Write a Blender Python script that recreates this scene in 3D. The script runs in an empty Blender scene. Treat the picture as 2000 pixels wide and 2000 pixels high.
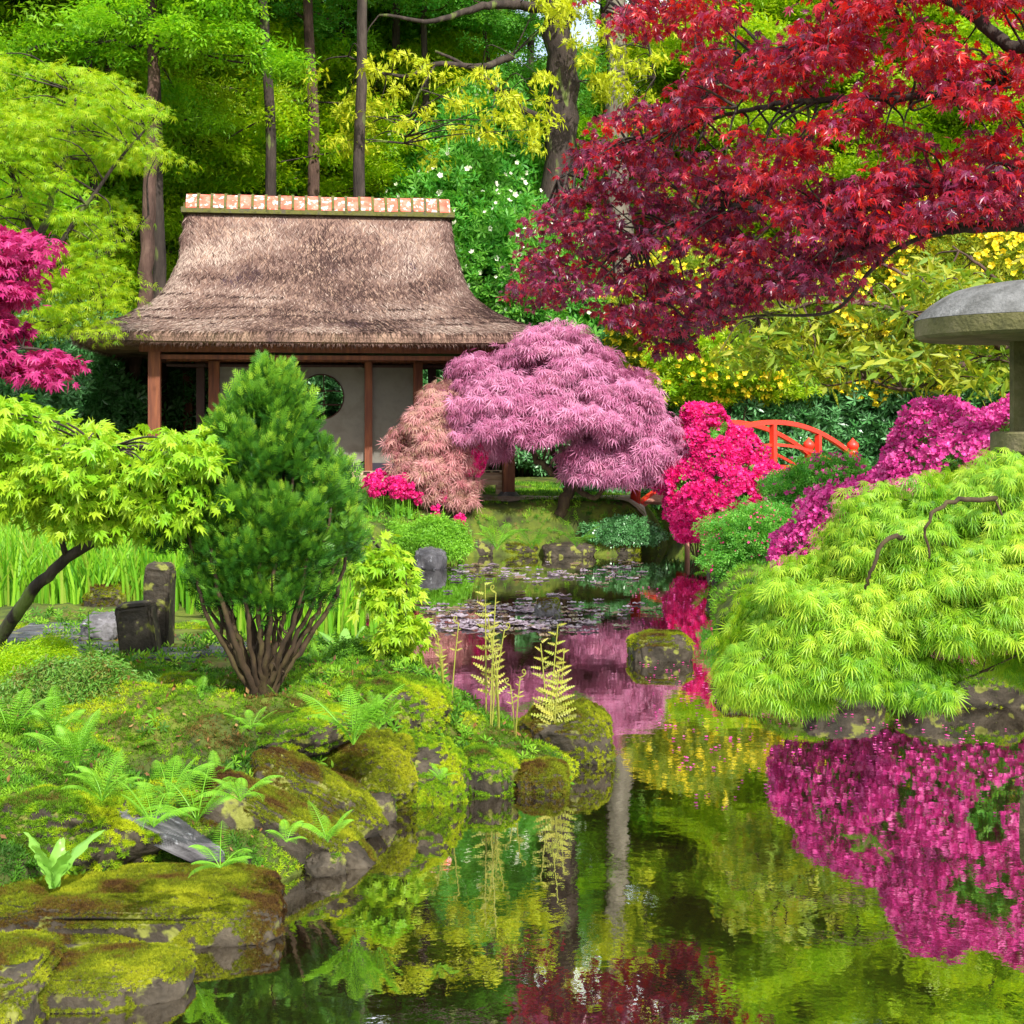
import bpy, math, random
import numpy as np
from mathutils import Vector, Matrix
R = math.radians
rng = np.random.default_rng(7)
random.seed(7)
sc = bpy.context.scene
COL = sc.collection

# ------------------------------------------------------------------ camera, sky, sun, exposure
CAMZ, HOR, F = 2.1, 820.0, 2800.0
cam = bpy.data.cameras.new('camera'); camo = bpy.data.objects.new('camera', cam); COL.objects.link(camo)
camo.location = (0, 0, CAMZ); camo.rotation_euler = (R(90), 0, 0)
cam.sensor_width = 36; cam.lens = 36 * F / 2000; cam.shift_y = -(1000 - HOR) / 2000
cam.clip_end = 2000; cam.clip_start = 0.05
sc.camera = camo
SUN_EL, SUN_AZ = 41, 160          # azimuth clockwise from +Y (the view direction)
world = bpy.data.worlds.new("World"); sc.world = world; world.use_nodes = True
nt = world.node_tree; nt.nodes.clear()
wo = nt.nodes.new('ShaderNodeOutputWorld'); bg = nt.nodes.new('ShaderNodeBackground')
sky = nt.nodes.new('ShaderNodeTexSky'); sky.sky_type = 'NISHITA'; sky.sun_disc = False
sky.sun_elevation = R(SUN_EL); sky.sun_rotation = R(SUN_AZ); sky.dust_density = 2.5; sky.air_density = 1.0
tc = nt.nodes.new('ShaderNodeTexCoord'); no = nt.nodes.new('ShaderNodeTexNoise'); no.inputs['Scale'].default_value = 3.2
no.inputs['Detail'].default_value = 6
rp = nt.nodes.new('ShaderNodeMapRange'); rp.inputs[1].default_value = .38; rp.inputs[2].default_value = .58
mx = nt.nodes.new('ShaderNodeMixRGB'); mx.inputs[2].default_value = (10.5, 10.8, 11.2, 1)
nt.links.new(tc.outputs['Generated'], no.inputs['Vector']); nt.links.new(no.outputs['Fac'], rp.inputs[0])
nt.links.new(rp.outputs[0], mx.inputs[0]); nt.links.new(sky.outputs[0], mx.inputs[1])
nt.links.new(mx.outputs[0], bg.inputs[0]); bg.inputs[1].default_value = 0.15
nt.links.new(bg.outputs[0], wo.inputs[0])
sl = bpy.data.lights.new('sun', 'SUN'); slo = bpy.data.objects.new('sun', sl); COL.objects.link(slo)
sl.energy = 4.6; sl.angle = R(0.6); sl.color = (1.0, .955, .88)
sd_ = Vector((math.sin(R(SUN_AZ)) * math.cos(R(SUN_EL)), math.cos(R(SUN_AZ)) * math.cos(R(SUN_EL)), math.sin(R(SUN_EL))))
slo.rotation_euler = sd_.to_track_quat('Z', 'Y').to_euler(); slo.location = (3, -5, 20)
sc.view_settings.view_transform = 'Standard'; sc.view_settings.look = 'None'
sc.view_settings.gamma = 1; sc.view_settings.use_curve_mapping = False
sc.view_settings.exposure = 0.75
sc.render.engine = 'CYCLES'
sc.cycles.max_bounces = 8; sc.cycles.diffuse_bounces = 4; sc.cycles.glossy_bounces = 3
sc.cycles.transmission_bounces = 4; sc.cycles.transparent_max_bounces = 4
sc.cycles.sample_clamp_indirect = 8

# ------------------------------------------------------------------ helpers
def P(px, py, d): return np.array([(px - 1000) * d / F, d, CAMZ + (HOR - py) * d / F])
def X(px, d): return (px - 1000) * d / F
def Z(py, d): return CAMZ + (HOR - py) * d / F
def hsh(i, j, k):
    n = (i * 374761393 + j * 668265263 + k * 2147483647 + 144665) & 0xffffffff
    n = ((n ^ (n >> 13)) * 1274126177) & 0xffffffff
    n = ((n ^ (n >> 16)) * 2246822519) & 0xffffffff
    return (n & 0xffffff) / float(0xffffff)
def vnoise(p):
    p = np.asarray(p, float); i = np.floor(p).astype(np.int64); f = p - i; f = f * f * (3 - 2 * f)
    out = 0
    for dx in (0, 1):
        for dy in (0, 1):
            for dz in (0, 1):
                w = (f[:, 0] if dx else 1 - f[:, 0]) * (f[:, 1] if dy else 1 - f[:, 1]) * (f[:, 2] if dz else 1 - f[:, 2])
                out = out + w * hsh(i[:, 0] + dx, i[:, 1] + dy, i[:, 2] + dz)
    return out
def fbm(p, o=4):
    p = np.asarray(p, float); a, s, t = 1., 0., 0.
    for k in range(o):
        s = s + a * vnoise(p * 2 ** k + 17.3 * k); t += a; a *= .5
    return s / t
def nrm(v): return v / np.maximum(np.linalg.norm(v, axis=-1, keepdims=True), 1e-9)
def frames(d, n):
    x = nrm(d); z = n - (n * x).sum(1, keepdims=True) * x; z = nrm(z); y = np.cross(z, x)
    return np.stack([x, y, z], axis=2)
def rdir(n): return nrm(rng.normal(size=(n, 3)))
def kite(o, ang, L, W, droop=.25, mid=.42, tilt=0):
    a = R(ang); dx, dy = math.cos(a), math.sin(a)
    pts = []
    for (u, v) in ((0, 0), (mid * L, W / 2), (L, 0), (mid * L, -W / 2)):
        x = o[0] + u * dx - v * dy; y = o[1] + u * dy + v * dx
        pts.append((x, y, (o[2] if len(o) > 2 else 0) - droop * (x * x + y * y) + tilt * u))
    return pts
def T(kites): return np.array([p for k in kites for p in k], float)
T_MAPLE = T([kite((0, 0), a, l, w, .35) for a, l, w in ((-105, .38, .16), (-68, .66, .24), (-34, .88, .27), (0, 1, .28), (34, .88, .27), (68, .66, .24), (105, .38, .16))])
T_LACE = T([kite((0, 0), a, l, w, .5) for a, l, w in ((-70, .6, .07), (-46, .8, .08), (-24, .95, .09), (0, 1.1, .09), (24, .95, .09), (46, .8, .08), (70, .6, .07))])
T_LACE5 = T([kite((0, 0), a, l, w, .45) for a, l, w in ((-62, .8, .09), (-30, .95, .105), (0, 1.05, .11), (30, .95, .105), (62, .8, .09))])
T_LEAF = T([kite((0, 0), 0, 1, .42, .2)])
T_OVAL = T([kite((0, 0, 0), 0, 1, .5, .35, .5)])
def clumpT(n, L, W, flat=.35, seed=1, spread=.55):
    r = random.Random(seed); ks = []
    for i in range(n):
        a = r.uniform(0, 360); q = r.uniform(.05, spread)
        o = (q * math.cos(R(a)), q * math.sin(R(a)), r.uniform(-flat, flat) * .6)
        k = kite(o, a + r.uniform(-60, 60), L * r.uniform(.7, 1.2), W * r.uniform(.7, 1.1), .25, .45, r.uniform(-.5, .3))
        ks.append(k)
    return T(ks)
T_CL = clumpT(11, .34, .19)
T_CLF = clumpT(7, .45, .25, .35, 21)
T_CLN = clumpT(12, .42, .12, .4, 4)
T_CLR = clumpT(11, .28, .18, .5, 9)
T_WH = T([kite((0, 0, 0), a, .55, .17, -.1, .6, .35) for a in (5, 65, 128, 190, 245, 305)])            # leaf whorl
T_FAN = T([kite((0, 0), 0, 1, .10, -.15)] + [kite((u, 0), s * a, l * 1.1, .085, -.1) for u, a, l in ((.12, 48, .42), (.3, 42, .42), (.48, 38, .36), (.66, 34, .27)) for s in (1, -1)])
T_BLOOM = T([kite((0, 0, 0), a, .5, .4, -.7, .6, .25) for a in (0, 72, 144, 216, 288)])
T_STAR = T([kite((0, 0, 0), a, .5, .13, .1, .4, .9) for a in (0, 75, 150, 215, 290)] )
class MB:
    def __init__(s): s.v = []; s.q = []; s.t = []; s.r = []; s.mq = []; s.mt = []; s.n = 0
    def raw(s, v, q=None, t=None, r=.5, m=0):
        v = np.asarray(v, float).reshape(-1, 3)
        if q is not None and len(q): s.q.append(np.asarray(q, int).reshape(-1, 4) + s.n); s.mq.append(np.full(len(s.q[-1]), m))
        if t is not None and len(t): s.t.append(np.asarray(t, int).reshape(-1, 3) + s.n); s.mt.append(np.full(len(s.t[-1]), m))
        s.v.append(v); s.r.append(np.broadcast_to(np.asarray(r, float), (len(v),)).copy()); s.n += len(v); return s
    def inst(s, tm, pos, Rm, size, r=None, m=0):
        n = len(pos)
        if n == 0: return s
        v = np.einsum('nij,tj->nti', Rm, tm) * np.broadcast_to(np.asarray(size, float), (n,))[:, None, None] + pos[:, None, :]
        if r is None: r = rng.random(n)
        q = np.arange(n * len(tm)).reshape(-1, 4)
        return s.raw(v.reshape(-1, 3), q, r=np.repeat(r, len(tm)), m=m)
    def tube(s, pts, rad, k=6, m=0, r=.5, cap=True):
        pts = np.asarray(pts, float); n = len(pts); rad = np.broadcast_to(np.asarray(rad, float), (n,))
        tg = np.gradient(pts, axis=0); tg = nrm(tg)
        ref = np.array([0, 0, 1.]) if abs(tg[:, 2]).mean() < .8 else np.array([1., 0, 0])
        a = nrm(np.cross(tg, ref)); b = np.cross(tg, a)
        th = np.linspace(0, 2 * np.pi, k, endpoint=False)
        v = pts[:, None] + rad[:, None, None] * (np.cos(th)[None, :, None] * a[:, None] + np.sin(th)[None, :, None] * b[:, None])
        i = np.arange(n - 1)[:, None] * k; j = np.arange(k)[None]; j2 = (j + 1) % k
        q = np.stack([i + j, i + j2, i + k + j2, i + k + j], -1).reshape(-1, 4)
        t = []
        vv = v.reshape(-1, 3)
        if cap:
            vv = np.vstack([vv, pts[0], pts[-1]]); c0, c1 = n * k, n * k + 1
            t = [(c0, (x + 1) % k, x) for x in range(k)] + [(c1, (n - 1) * k + x, (n - 1) * k + (x + 1) % k) for x in range(k)]
        return s.raw(vv, q, t, r=r, m=m)
    def box(s, c, h, M=None, m=0, r=.5):
        v = np.array([(x, y, z) for x in (-1, 1) for y in (-1, 1) for z in (-1, 1)], float) * np.asarray(h) 
        if M is not None: v = v @ np.asarray(M).T
        v = v + np.asarray(c)
        return s.raw(v, [(0, 1, 3, 2), (4, 6, 7, 5), (0, 4, 5, 1), (2, 3, 7, 6), (0, 2, 6, 4), (1, 5, 7, 3)], r=r, m=m)
    def lathe(s, prof, c, k=32, m=0, sq=0):
        prof = np.asarray(prof, float); th = np.linspace(0, 2 * np.pi, k, endpoint=False)
        v = np.stack([prof[:, 0, None] * np.cos(th), prof[:, 0, None] * np.sin(th), np.repeat(prof[:, 1, None], k, 1)], -1)
        n = len(prof); i = np.arange(n - 1)[:, None] * k; j = np.arange(k)[None]; j2 = (j + 1) % k
        q = np.stack([i + j, i + j2, i + k + j2, i + k + j], -1).reshape(-1, 4)
        return s.raw(v.reshape(-1, 3) + np.asarray(c), q, m=m)
    def build(s, name, mats, parent=None, loc=None, smooth=False, **kw):
        me = bpy.data.meshes.new(name); v = np.concatenate(s.v)
        off = np.zeros(3) if loc is None else np.asarray(loc, float)
        v = v - off
        q = np.concatenate(s.q) if s.q else np.zeros((0, 4), int); t = np.concatenate(s.t) if s.t else np.zeros((0, 3), int)
        me.vertices.add(len(v)); me.vertices.foreach_set('co', v.astype(np.float32).ravel())
        li = np.concatenate([q.ravel(), t.ravel()]); me.loops.add(len(li)); me.loops.foreach_set('vertex_index', li.astype(np.int32))
        me.polygons.add(len(q) + len(t))
        me.polygons.foreach_set('loop_start', np.concatenate([np.arange(len(q)) * 4, len(q) * 4 + np.arange(len(t)) * 3]).astype(np.int32))
        mi = np.concatenate(s.mq + s.mt) if (s.mq or s.mt) else []
        me.polygons.foreach_set('material_index', mi.astype(np.int32))
        me.polygons.foreach_set('use_smooth', np.full(len(q) + len(t), smooth))
        me.update(calc_edges=True)
        at = me.attributes.new('rnd', 'FLOAT', 'POINT'); at.data.foreach_set('value', np.concatenate(s.r).astype(np.float32))
        for m in (mats if isinstance(mats, (list, tuple)) else [mats]): me.materials.append(m)
        o = bpy.data.objects.new(name, me); COL.objects.link(o)
        if parent is not None: o.parent = parent
        if loc is not None: o.location = tuple(off) if parent is None else tuple(off)
        return tag(o, **kw)
def tag(o, label=None, cat=None, group=None, kind=None):
    if label: o['label'] = label
    if cat: o['category'] = cat
    if group: o['group'] = group
    if kind: o['kind'] = kind
    return o
def empty(name, loc, label, cat, group=None, rz=0):
    o = bpy.data.objects.new(name, None); COL.objects.link(o); o.location = tuple(float(x) for x in loc); o.rotation_euler = (0, 0, rz)
    o.empty_display_size = .1
    return tag(o, label, cat, group)
def kids(o): return [c for c in bpy.data.objects if c.parent == o]
def dup(o, loc, rz=0, s=1, label=None, group=None, mat=None):
    def cp(a, par):
        c = a.copy(); COL.objects.link(c); c.parent = par
        for ch in kids(a): cp(ch, c)
        return c
    c = cp(o, None); c.location = tuple(float(x) for x in loc); c.rotation_euler = (0, 0, rz)
    c.scale = (s, s, s) if np.isscalar(s) else s
    if label: c['label'] = label
    if group: c['group'] = group
    if mat: setmat(c, mat)
    return c
def setmat(c, mat):
    for ch in kids(c):
        for nm, m in mat.items():
            if ch.name.split('.')[0] == nm:
                ch.material_slots[0].link = 'OBJECT'; ch.material_slots[0].material = m
# ------------------------------------------------------------------ materials
def newmat(name):
    m = bpy.data.materials.new(name); m.use_nodes = True; m.node_tree.nodes.clear(); return m, m.node_tree
def ramp(nt, cols, fac):
    r = nt.nodes.new('ShaderNodeValToRGB'); e = r.color_ramp.elements
    while len(e) < len(cols): e.new(.5)
    for i, c in enumerate(cols):
        if len(c) == 4: e[i].position = c[3]; c = c[:3]
        else: e[i].position = i / max(1, len(cols) - 1)
        e[i].color = (*c, 1)
    nt.links.new(fac, r.inputs[0]); return r.outputs[0]
def leafmat(name, cols, trans=.45, tint=(1.25, 1.15, .6), rough=.45, spec=.35, boost=1.0):
    m, nt = newmat(name); N = nt.nodes.new
    at = N('ShaderNodeAttribute'); at.attribute_name = 'rnd'
    c = ramp(nt, [tuple(min(1, x * boost) for x in k[:3]) + tuple(k[3:]) for k in cols], at.outputs['Fac'])
    p = N('ShaderNodeBsdfPrincipled'); p.inputs['Roughness'].default_value = rough; p.inputs['Specular IOR Level'].default_value = spec
    nt.links.new(c, p.inputs['Base Color'])
    t = N('ShaderNodeBsdfTranslucent'); mm = N('ShaderNodeMixRGB'); mm.blend_type = 'MULTIPLY'; mm.inputs[0].default_value = 1
    mm.inputs[2].default_value = (*tint, 1); nt.links.new(c, mm.inputs[1]); nt.links.new(mm.outputs[0], t.inputs[0])
    x = N('ShaderNodeMixShader'); x.inputs[0].default_value = trans; o = N('ShaderNodeOutputMaterial')
    nt.links.new(p.outputs[0], x.inputs[1]); nt.links.new(t.outputs[0], x.inputs[2]); nt.links.new(x.outputs[0], o.inputs[0])
    return m
def surf(name, cols, scale=4, rough=.8, bump=.3, bscale=None, detail=8, stretch=(1, 1, 1), spec=.3, cols2=None, scale2=20, dist=.02, coord='Object', metal=0):
    m, nt = newmat(name); N = nt.nodes.new
    tc = N('ShaderNodeTexCoord'); mp = N('ShaderNodeMapping'); mp.inputs['Scale'].default_value = stretch
    nt.links.new(tc.outputs[coord], mp.inputs[0])
    n1 = N('ShaderNodeTexNoise'); n1.inputs['Scale'].default_value = scale; n1.inputs['Detail'].default_value = detail; n1.inputs['Roughness'].default_value = .62
    nt.links.new(mp.outputs[0], n1.inputs['Vector'])
    mr = N('ShaderNodeMapRange'); mr.inputs[1].default_value = .3; mr.inputs[2].default_value = .7; nt.links.new(n1.outputs['Fac'], mr.inputs[0])
    c = ramp(nt, cols, mr.outputs[0])
    n2 = N('ShaderNodeTexNoise'); n2.inputs['Scale'].default_value = scale2; n2.inputs['Detail'].default_value = 4; nt.links.new(mp.outputs[0], n2.inputs['Vector'])
    if cols2:
        mr2 = N('ShaderNodeMapRange'); mr2.inputs[1].default_value = cols2[1]; mr2.inputs[2].default_value = cols2[1] + .06
        nt.links.new(n2.outputs['Fac'], mr2.inputs[0])
        mxx = N('ShaderNodeMixRGB'); nt.links.new(mr2.outputs[0], mxx.inputs[0]); nt.links.new(c, mxx.inputs[1]); mxx.inputs[2].default_value = (*cols2[0], 1); c = mxx.outputs[0]
    p = N('ShaderNodeBsdfPrincipled'); p.inputs['Roughness'].default_value = rough; p.inputs['Specular IOR Level'].default_value = spec; p.inputs['Metallic'].default_value = metal
    nt.links.new(c, p.inputs['Base Color'])
    n3 = N('ShaderNodeTexNoise'); n3.inputs['Scale'].default_value = bscale or scale * 6; n3.inputs['Detail'].default_value = 6; nt.links.new(mp.outputs[0], n3.inputs['Vector'])
    b = N('ShaderNodeBump'); b.inputs['Strength'].default_value = bump; b.inputs['Distance'].default_value = dist
    nt.links.new(n3.outputs['Fac'], b.inputs['Height']); nt.links.new(b.outputs[0], p.inputs['Normal'])
    o = N('ShaderNodeOutputMaterial'); nt.links.new(p.outputs[0], o.inputs[0]); return m
M = {}
M['red'] = leafmat('red_maple_leaf', [(.10, .015, .05), (.22, .02, .09), (.34, .02, .06), (.46, .015, .02), (.62, .03, .015), (.85, .09, .015)], .5, (1.6, 1.0, .5), .34, .6)
M['magenta'] = leafmat('magenta_maple_leaf', [(.22, .008, .06), (.38, .015, .13), (.54, .05, .24), (.46, .02, .12)], .45, (1.3, .8, .8))
M['pinklace'] = leafmat('mauve_lace_leaf', [(.22, .04, .09), (.36, .10, .20), (.50, .17, .32), (.60, .27, .42), (.52, .14, .22)], .35, (1.1, .8, .9))
M['salmon'] = leafmat('salmon_lace_leaf', [(.26, .08, .10), (.44, .16, .18), (.56, .28, .28), (.40, .26, .17), (.50, .15, .24)], .35, (1.1, .9, .8))
M['lime'] = leafmat('lime_lace_leaf', [(.06, .20, .01), (.14, .34, .015), (.24, .45, .02), (.38, .54, .03), (.54, .64, .06)], .45, (1.1, 1.1, .5))
M['limemaple'] = leafmat('light_green_maple_leaf', [(.12, .36, .01), (.22, .46, .015), (.34, .52, .02), (.46, .58, .04)], .45, (1.15, 1.1, .5))
M['yg'] = leafmat('yellow_green_leaf', [(.32, .50, .010), (.20, .42, .008), (.46, .58, .018), (.11, .28, .006)], .5, (1.15, 1.1, .4))
M['green'] = leafmat('fresh_green_leaf', [(.10, .34, .012), (.18, .45, .014), (.30, .54, .018), (.07, .24, .012)], .55, (1.3, 1.2, .5))
M['green2'] = leafmat('grass_green_leaf', [(.18, .42, .01), (.28, .52, .012), (.42, .58, .012), (.09, .28, .008)], .55, (1.3, 1.2, .4))
M['emerald'] = leafmat('emerald_leaf', [(.07, .32, .04), (.12, .42, .06), (.20, .48, .06), (.04, .18, .03)], .5, (1.2, 1.15, .6))
M['dark'] = leafmat('dark_glossy_leaf', [(.04, .16, .04), (.07, .24, .06), (.13, .32, .12), (.025, .09, .025)], .2, (1.1, 1.1, .5), .3, .6)
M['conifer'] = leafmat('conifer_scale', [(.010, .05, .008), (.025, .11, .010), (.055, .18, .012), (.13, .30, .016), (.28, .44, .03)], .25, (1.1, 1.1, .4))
M['oak'] = leafmat('young_oak_leaf', [(.46, .56, .02), (.58, .62, .03), (.32, .48, .012)], .5, (1.1, 1.0, .4))
M['cherry'] = leafmat('cherry_leaf', [(.22, .34, .03), (.14, .26, .02), (.38, .42, .03), (.30, .24, .05)], .45, (1.2, 1.1, .4))
M['yellow'] = leafmat('yellow_bloom', [(.78, .60, .015), (.85, .70, .03), (.72, .50, .01)], .3, (1.1, 1, .4))
M['hotpink'] = leafmat('hot_pink_bloom', [(.70, .008, .17), (.85, .02, .26), (.48, .005, .12), (.9, .07, .34)], .3, (1.1, .8, .8))
M['purple'] = leafmat('purple_bloom', [(.54, .03, .24), (.70, .07, .35), (.42, .02, .18), (.78, .16, .44)], .3, (1.1, .8, 1))
M['white'] = leafmat('cream_bloom', [(.75, .75, .55), (.85, .85, .7)], .2, (1, 1, 1))
M['fern'] = leafmat('fern_frond', [(.14, .38, .02), (.22, .48, .03), (.10, .30, .02)], .4, (1.2, 1.1, .5))
M['fernold'] = leafmat('young_fern', [(.35, .42, .05), (.42, .40, .06), (.3, .32, .05)], .35, (1.1, 1, .5))
M['iris'] = leafmat('iris_blade', [(.08, .26, .02), (.18, .44, .02), (.30, .55, .03), (.14, .38, .02), (.36, .44, .06)], .45, (1.1, 1.1, .5))
M['moss'] = leafmat('moss', [(.12, .08, .02), (.05, .12, .006), (.10, .22, .008), (.20, .34, .01), (.36, .42, .012)], .25, (1.1, 1.1, .4), .8, .1)
M['mossy'] = leafmat('yellow_moss', [(.07, .035, .012), (.13, .09, .012), (.10, .13, .007), (.18, .22, .009), (.30, .32, .014)], .25, (1.1, 1.1, .4), .8, .1)
M['cover'] = leafmat('ground_cover', [(.03, .09, .01), (.06, .18, .012), (.12, .30, .014), (.22, .40, .02)], .3, (1.1, 1.1, .4), .6, .2)
M['heath'] = leafmat('heath_twig', [(.22, .07, .03), (.12, .24, .03), (.10, .28, .03), (.3, .12, .04)], .3, (1.1, 1, .6))
M['bigleaf'] = leafmat('broad_leaf', [(.20, .45, .06), (.25, .5, .08)], .4, (1.1, 1.1, .5), .35, .5)
M['pad'] = leafmat('lily_pad', [(.20, .15, .19), (.30, .24, .29), (.14, .12, .08), (.26, .12, .07)], .1, (1, 1, 1), .25, .8)
M['straw'] = leafmat('thatch_straw', [(.05, .028, .025), (.12, .068, .055), (.18, .112, .092), (.26, .178, .148), (.41, .315, .26)], .1, (1, 1, 1), .8, .15)
M['bark'] = surf('dark_bark', [(.015, .011, .009), (.038, .027, .022), (.07, .052, .042)], 6, .9, .9, 22, stretch=(1, 1, .25), dist=.03, cols2=((.10, .13, .03), .60), scale2=3)
M['barkgrey'] = surf('grey_beech_bark', [(.09, .08, .06), (.16, .14, .11), (.24, .21, .17)], 4, .9, .6, 14, stretch=(1, 1, .4), dist=.03)
M['barkbrown'] = surf('brown_bark', [(.03, .018, .013), (.075, .042, .032), (.13, .08, .06)], 6, .9, .9, 20, stretch=(1, 1, .25), dist=.04)
M['stem'] = surf('stem_bark', [(.015, .010, .006), (.045, .028, .014), (.075, .06, .02)], 12, .85, .6, 40, stretch=(1, 1, .3), dist=.01)
M['rock'] = surf('grey_rock', [(.04, .036, .04), (.10, .095, .10), (.20, .19, .20)], 5, .7, .8, 20, cols2=((.32, .32, .34), .64), scale2=14)
M['rockb'] = surf('brown_rock', [(.012, .010, .006), (.036, .028, .018), (.078, .062, .042)], 6, .75, .8, 24, cols2=((.16, .17, .03), .58), scale2=9)
M['slate'] = surf('blue_slate', [(.03, .028, .028), (.075, .075, .088), (.15, .15, .185)], 3, .55, .6, 18, stretch=(1, 3, 1), cols2=((.28, .26, .04), .6), scale2=7)
M['soil'] = surf('ground', [(.02, .018, .008), (.05, .07, .01), (.10, .13, .012), (.05, .035, .015)], 2.2, .95, .8, 25, cols2=((.10, .08, .02), .62), scale2=5, coord='Object')
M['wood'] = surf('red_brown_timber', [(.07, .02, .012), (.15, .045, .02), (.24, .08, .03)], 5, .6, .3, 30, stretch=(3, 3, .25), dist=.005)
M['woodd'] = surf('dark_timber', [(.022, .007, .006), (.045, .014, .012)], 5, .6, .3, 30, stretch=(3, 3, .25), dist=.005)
M['deck'] = surf('weathered_deck_wood', [(.30, .17, .10), (.50, .34, .22), (.62, .5, .38)], 6, .7, .3, 30, stretch=(.3, 3, 3), dist=.005)
M['post'] = surf('pale_pink_post_wood', [(.30, .13, .09), (.42, .22, .17)], 5, .7, .3, 30, stretch=(3, 3, .25), dist=.005)
M['plaster'] = surf('grey_plaster', [(.125, .12, .105), (.16, .153, .132), (.115, .105, .085)], 2.5, .9, .15, 30, dist=.004)
M['dado'] = surf('dark_dado', [(.02, .018, .03), (.03, .025, .04)], 3, .7, .1)
M['tile'] = surf('terracotta_tile', [(.42, .07, .04), (.58, .13, .08), (.60, .22, .17)], 7, .75, .5, 30, cols2=((.66, .50, .46), .55), scale2=11)
M['mortar'] = surf('mossy_mortar', [(.03, .03, .015), (.10, .10, .02), (.06, .05, .05)], 9, .9, .6, 30)
M['thatch'] = surf('thatch', [(.12, .07, .055), (.26, .16, .12), (.40, .27, .19)], 3, .95, 1, 60, stretch=(1, 1, .3), cols2=((.07, .04, .05), .60), scale2=1.1, dist=.04)
M['redpaint'] = surf('vermilion_paint', [(.55, .022, .010), (.64, .035, .014)], 4, .4, .1, 30, spec=.5, dist=.003)
M['stone'] = surf('lantern_stone', [(.055, .055, .05), (.11, .11, .105), (.18, .18, .175)], 9, .85, .9, 60, cols2=((.62, .64, .66), .67), scale2=9, dist=.012)
M['stoneg'] = surf('mossy_lantern_stone', [(.05, .05, .02), (.10, .095, .035), (.15, .13, .07)], 7, .9, .8, 50, dist=.012)
M['cobble'] = surf('path_paving', [(.20, .16, .13), (.34, .28, .23), (.44, .36, .32)], 9, .85, .8, 14, cols2=((.10, .14, .03), .58), scale2=3)
M['litter'] = leafmat('dry_leaf', [(.16, .07, .03), (.28, .13, .04), (.10, .05, .025), (.34, .2, .08)], .2, (1, 1, 1), .7, .2)
def watermat():
    m, nt = newmat('pond_water'); N = nt.nodes.new
    tc = N('ShaderNodeTexCoord'); mp = N('ShaderNodeMapping'); mp.inputs['Scale'].default_value = (1, 1, 1)
    nt.links.new(tc.outputs['Object'], mp.inputs[0])
    n = N('ShaderNodeTexNoise'); n.inputs['Scale'].default_value = 5.5; n.inputs['Detail'].default_value = 3; nt.links.new(mp.outputs[0], n.inputs['Vector'])
    n2 = N('ShaderNodeTexNoise'); n2.inputs['Scale'].default_value = 38; n2.inputs['Detail'].default_value = 2; nt.links.new(mp.outputs[0], n2.inputs['Vector'])
    ad = N('ShaderNodeMath'); ad.operation = 'MULTIPLY_ADD'; ad.inputs[1].default_value = .12; nt.links.new(n2.outputs['Fac'], ad.inputs[0]); nt.links.new(n.outputs['Fac'], ad.inputs[2])
    b = N('ShaderNodeBump'); b.inputs['Strength'].default_value = .035; b.inputs['Distance'].default_value = .02; nt.links.new(ad.outputs[0], b.inputs['Height'])
    g = N('ShaderNodeBsdfGlossy'); g.inputs['Roughness'].default_value = .012; g.inputs['Color'].default_value = (.93, .93, .9, 1); nt.links.new(b.outputs[0], g.inputs['Normal'])
    d = N('ShaderNodeBsdfDiffuse'); d.inputs[0].default_value = (.014, .008, .004, 1)
    fr = N('ShaderNodeFresnel'); fr.inputs['IOR'].default_value = 2.6
    mr = N('ShaderNodeMapRange'); mr.inputs[1].default_value = 0; mr.inputs[2].default_value = .8; mr.inputs[3].default_value = .54; mr.inputs[4].default_value = .95; nt.links.new(fr.outputs[0], mr.inputs[0])
    x = N('ShaderNodeMixShader'); nt.links.new(mr.outputs[0], x.inputs[0]); nt.links.new(d.outputs[0], x.inputs[1]); nt.links.new(g.outputs[0], x.inputs[2])
    o = N('ShaderNodeOutputMaterial'); nt.links.new(x.outputs[0], o.inputs[0]); return m
M['water'] = watermat()

# ------------------------------------------------------------------ terrain and water
POND = np.array([(-1.2, 2.6), (-2.5, 3.2), (-2.45, 4.6), (-2.2, 5.7), (-1.6, 6.25), (-1.03, 6.55), (-.8, 7.0), (-.82, 7.44), (-.78, 7.79), (-.57, 7.95), (0, 8.11), (.31, 8.28),
  (.4, 8.65), (.32, 9.1), (.03, 9.33), (-.34, 9.5), (-.5, 10.1), (-.6, 11.3), (-.87, 12.25), (-1.32, 13.2), (-1.78, 13.8), (-2.16, 15.5), (-2.4, 17.8), (-2.1, 19.6), (-1.47, 20.6),
  (-1.1, 21.6), (-.4, 22.1), (.6, 22.35), (1.6, 22.2), (2.3, 22.7), (2.6, 24), (2.8, 26.5), (4.0, 28.5), (5.2, 27.5), (4.0, 24.5), (3.1, 22.0), (2.75, 20.3), (2.34, 16.8), (1.95, 13.4), (1.7, 11.7), (1.85, 11.1),
  (2.2, 10.75), (2.9, 10.8), (3.9, 10.6), (3.72, 9.8), (3.15, 8.3), (2.68, 7.3), (2.35, 6.2), (2.25, 5.0), (2.4, 3.5), (1.6, 2.5)], float)
def pond_sd(x, y):
    p = np.stack([x, y], -1); best = np.full(len(p), 1e9); ins = np.zeros(len(p), bool)
    for a, b in zip(POND, np.roll(POND, -1, 0)):
        ab = b - a; t = np.clip(((p - a) @ ab) / (ab @ ab), 0, 1); q = p - a - t[:, None] * ab
        best = np.minimum(best, np.hypot(q[:, 0], q[:, 1]))
        c = ((a[1] > p[:, 1]) != (b[1] > p[:, 1])) & (p[:, 0] < (b[0] - a[0]) * (p[:, 1] - a[1]) / (b[1] - a[1] + 1e-12) + a[0]); ins ^= c
    return np.where(ins, -best, best)
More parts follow.
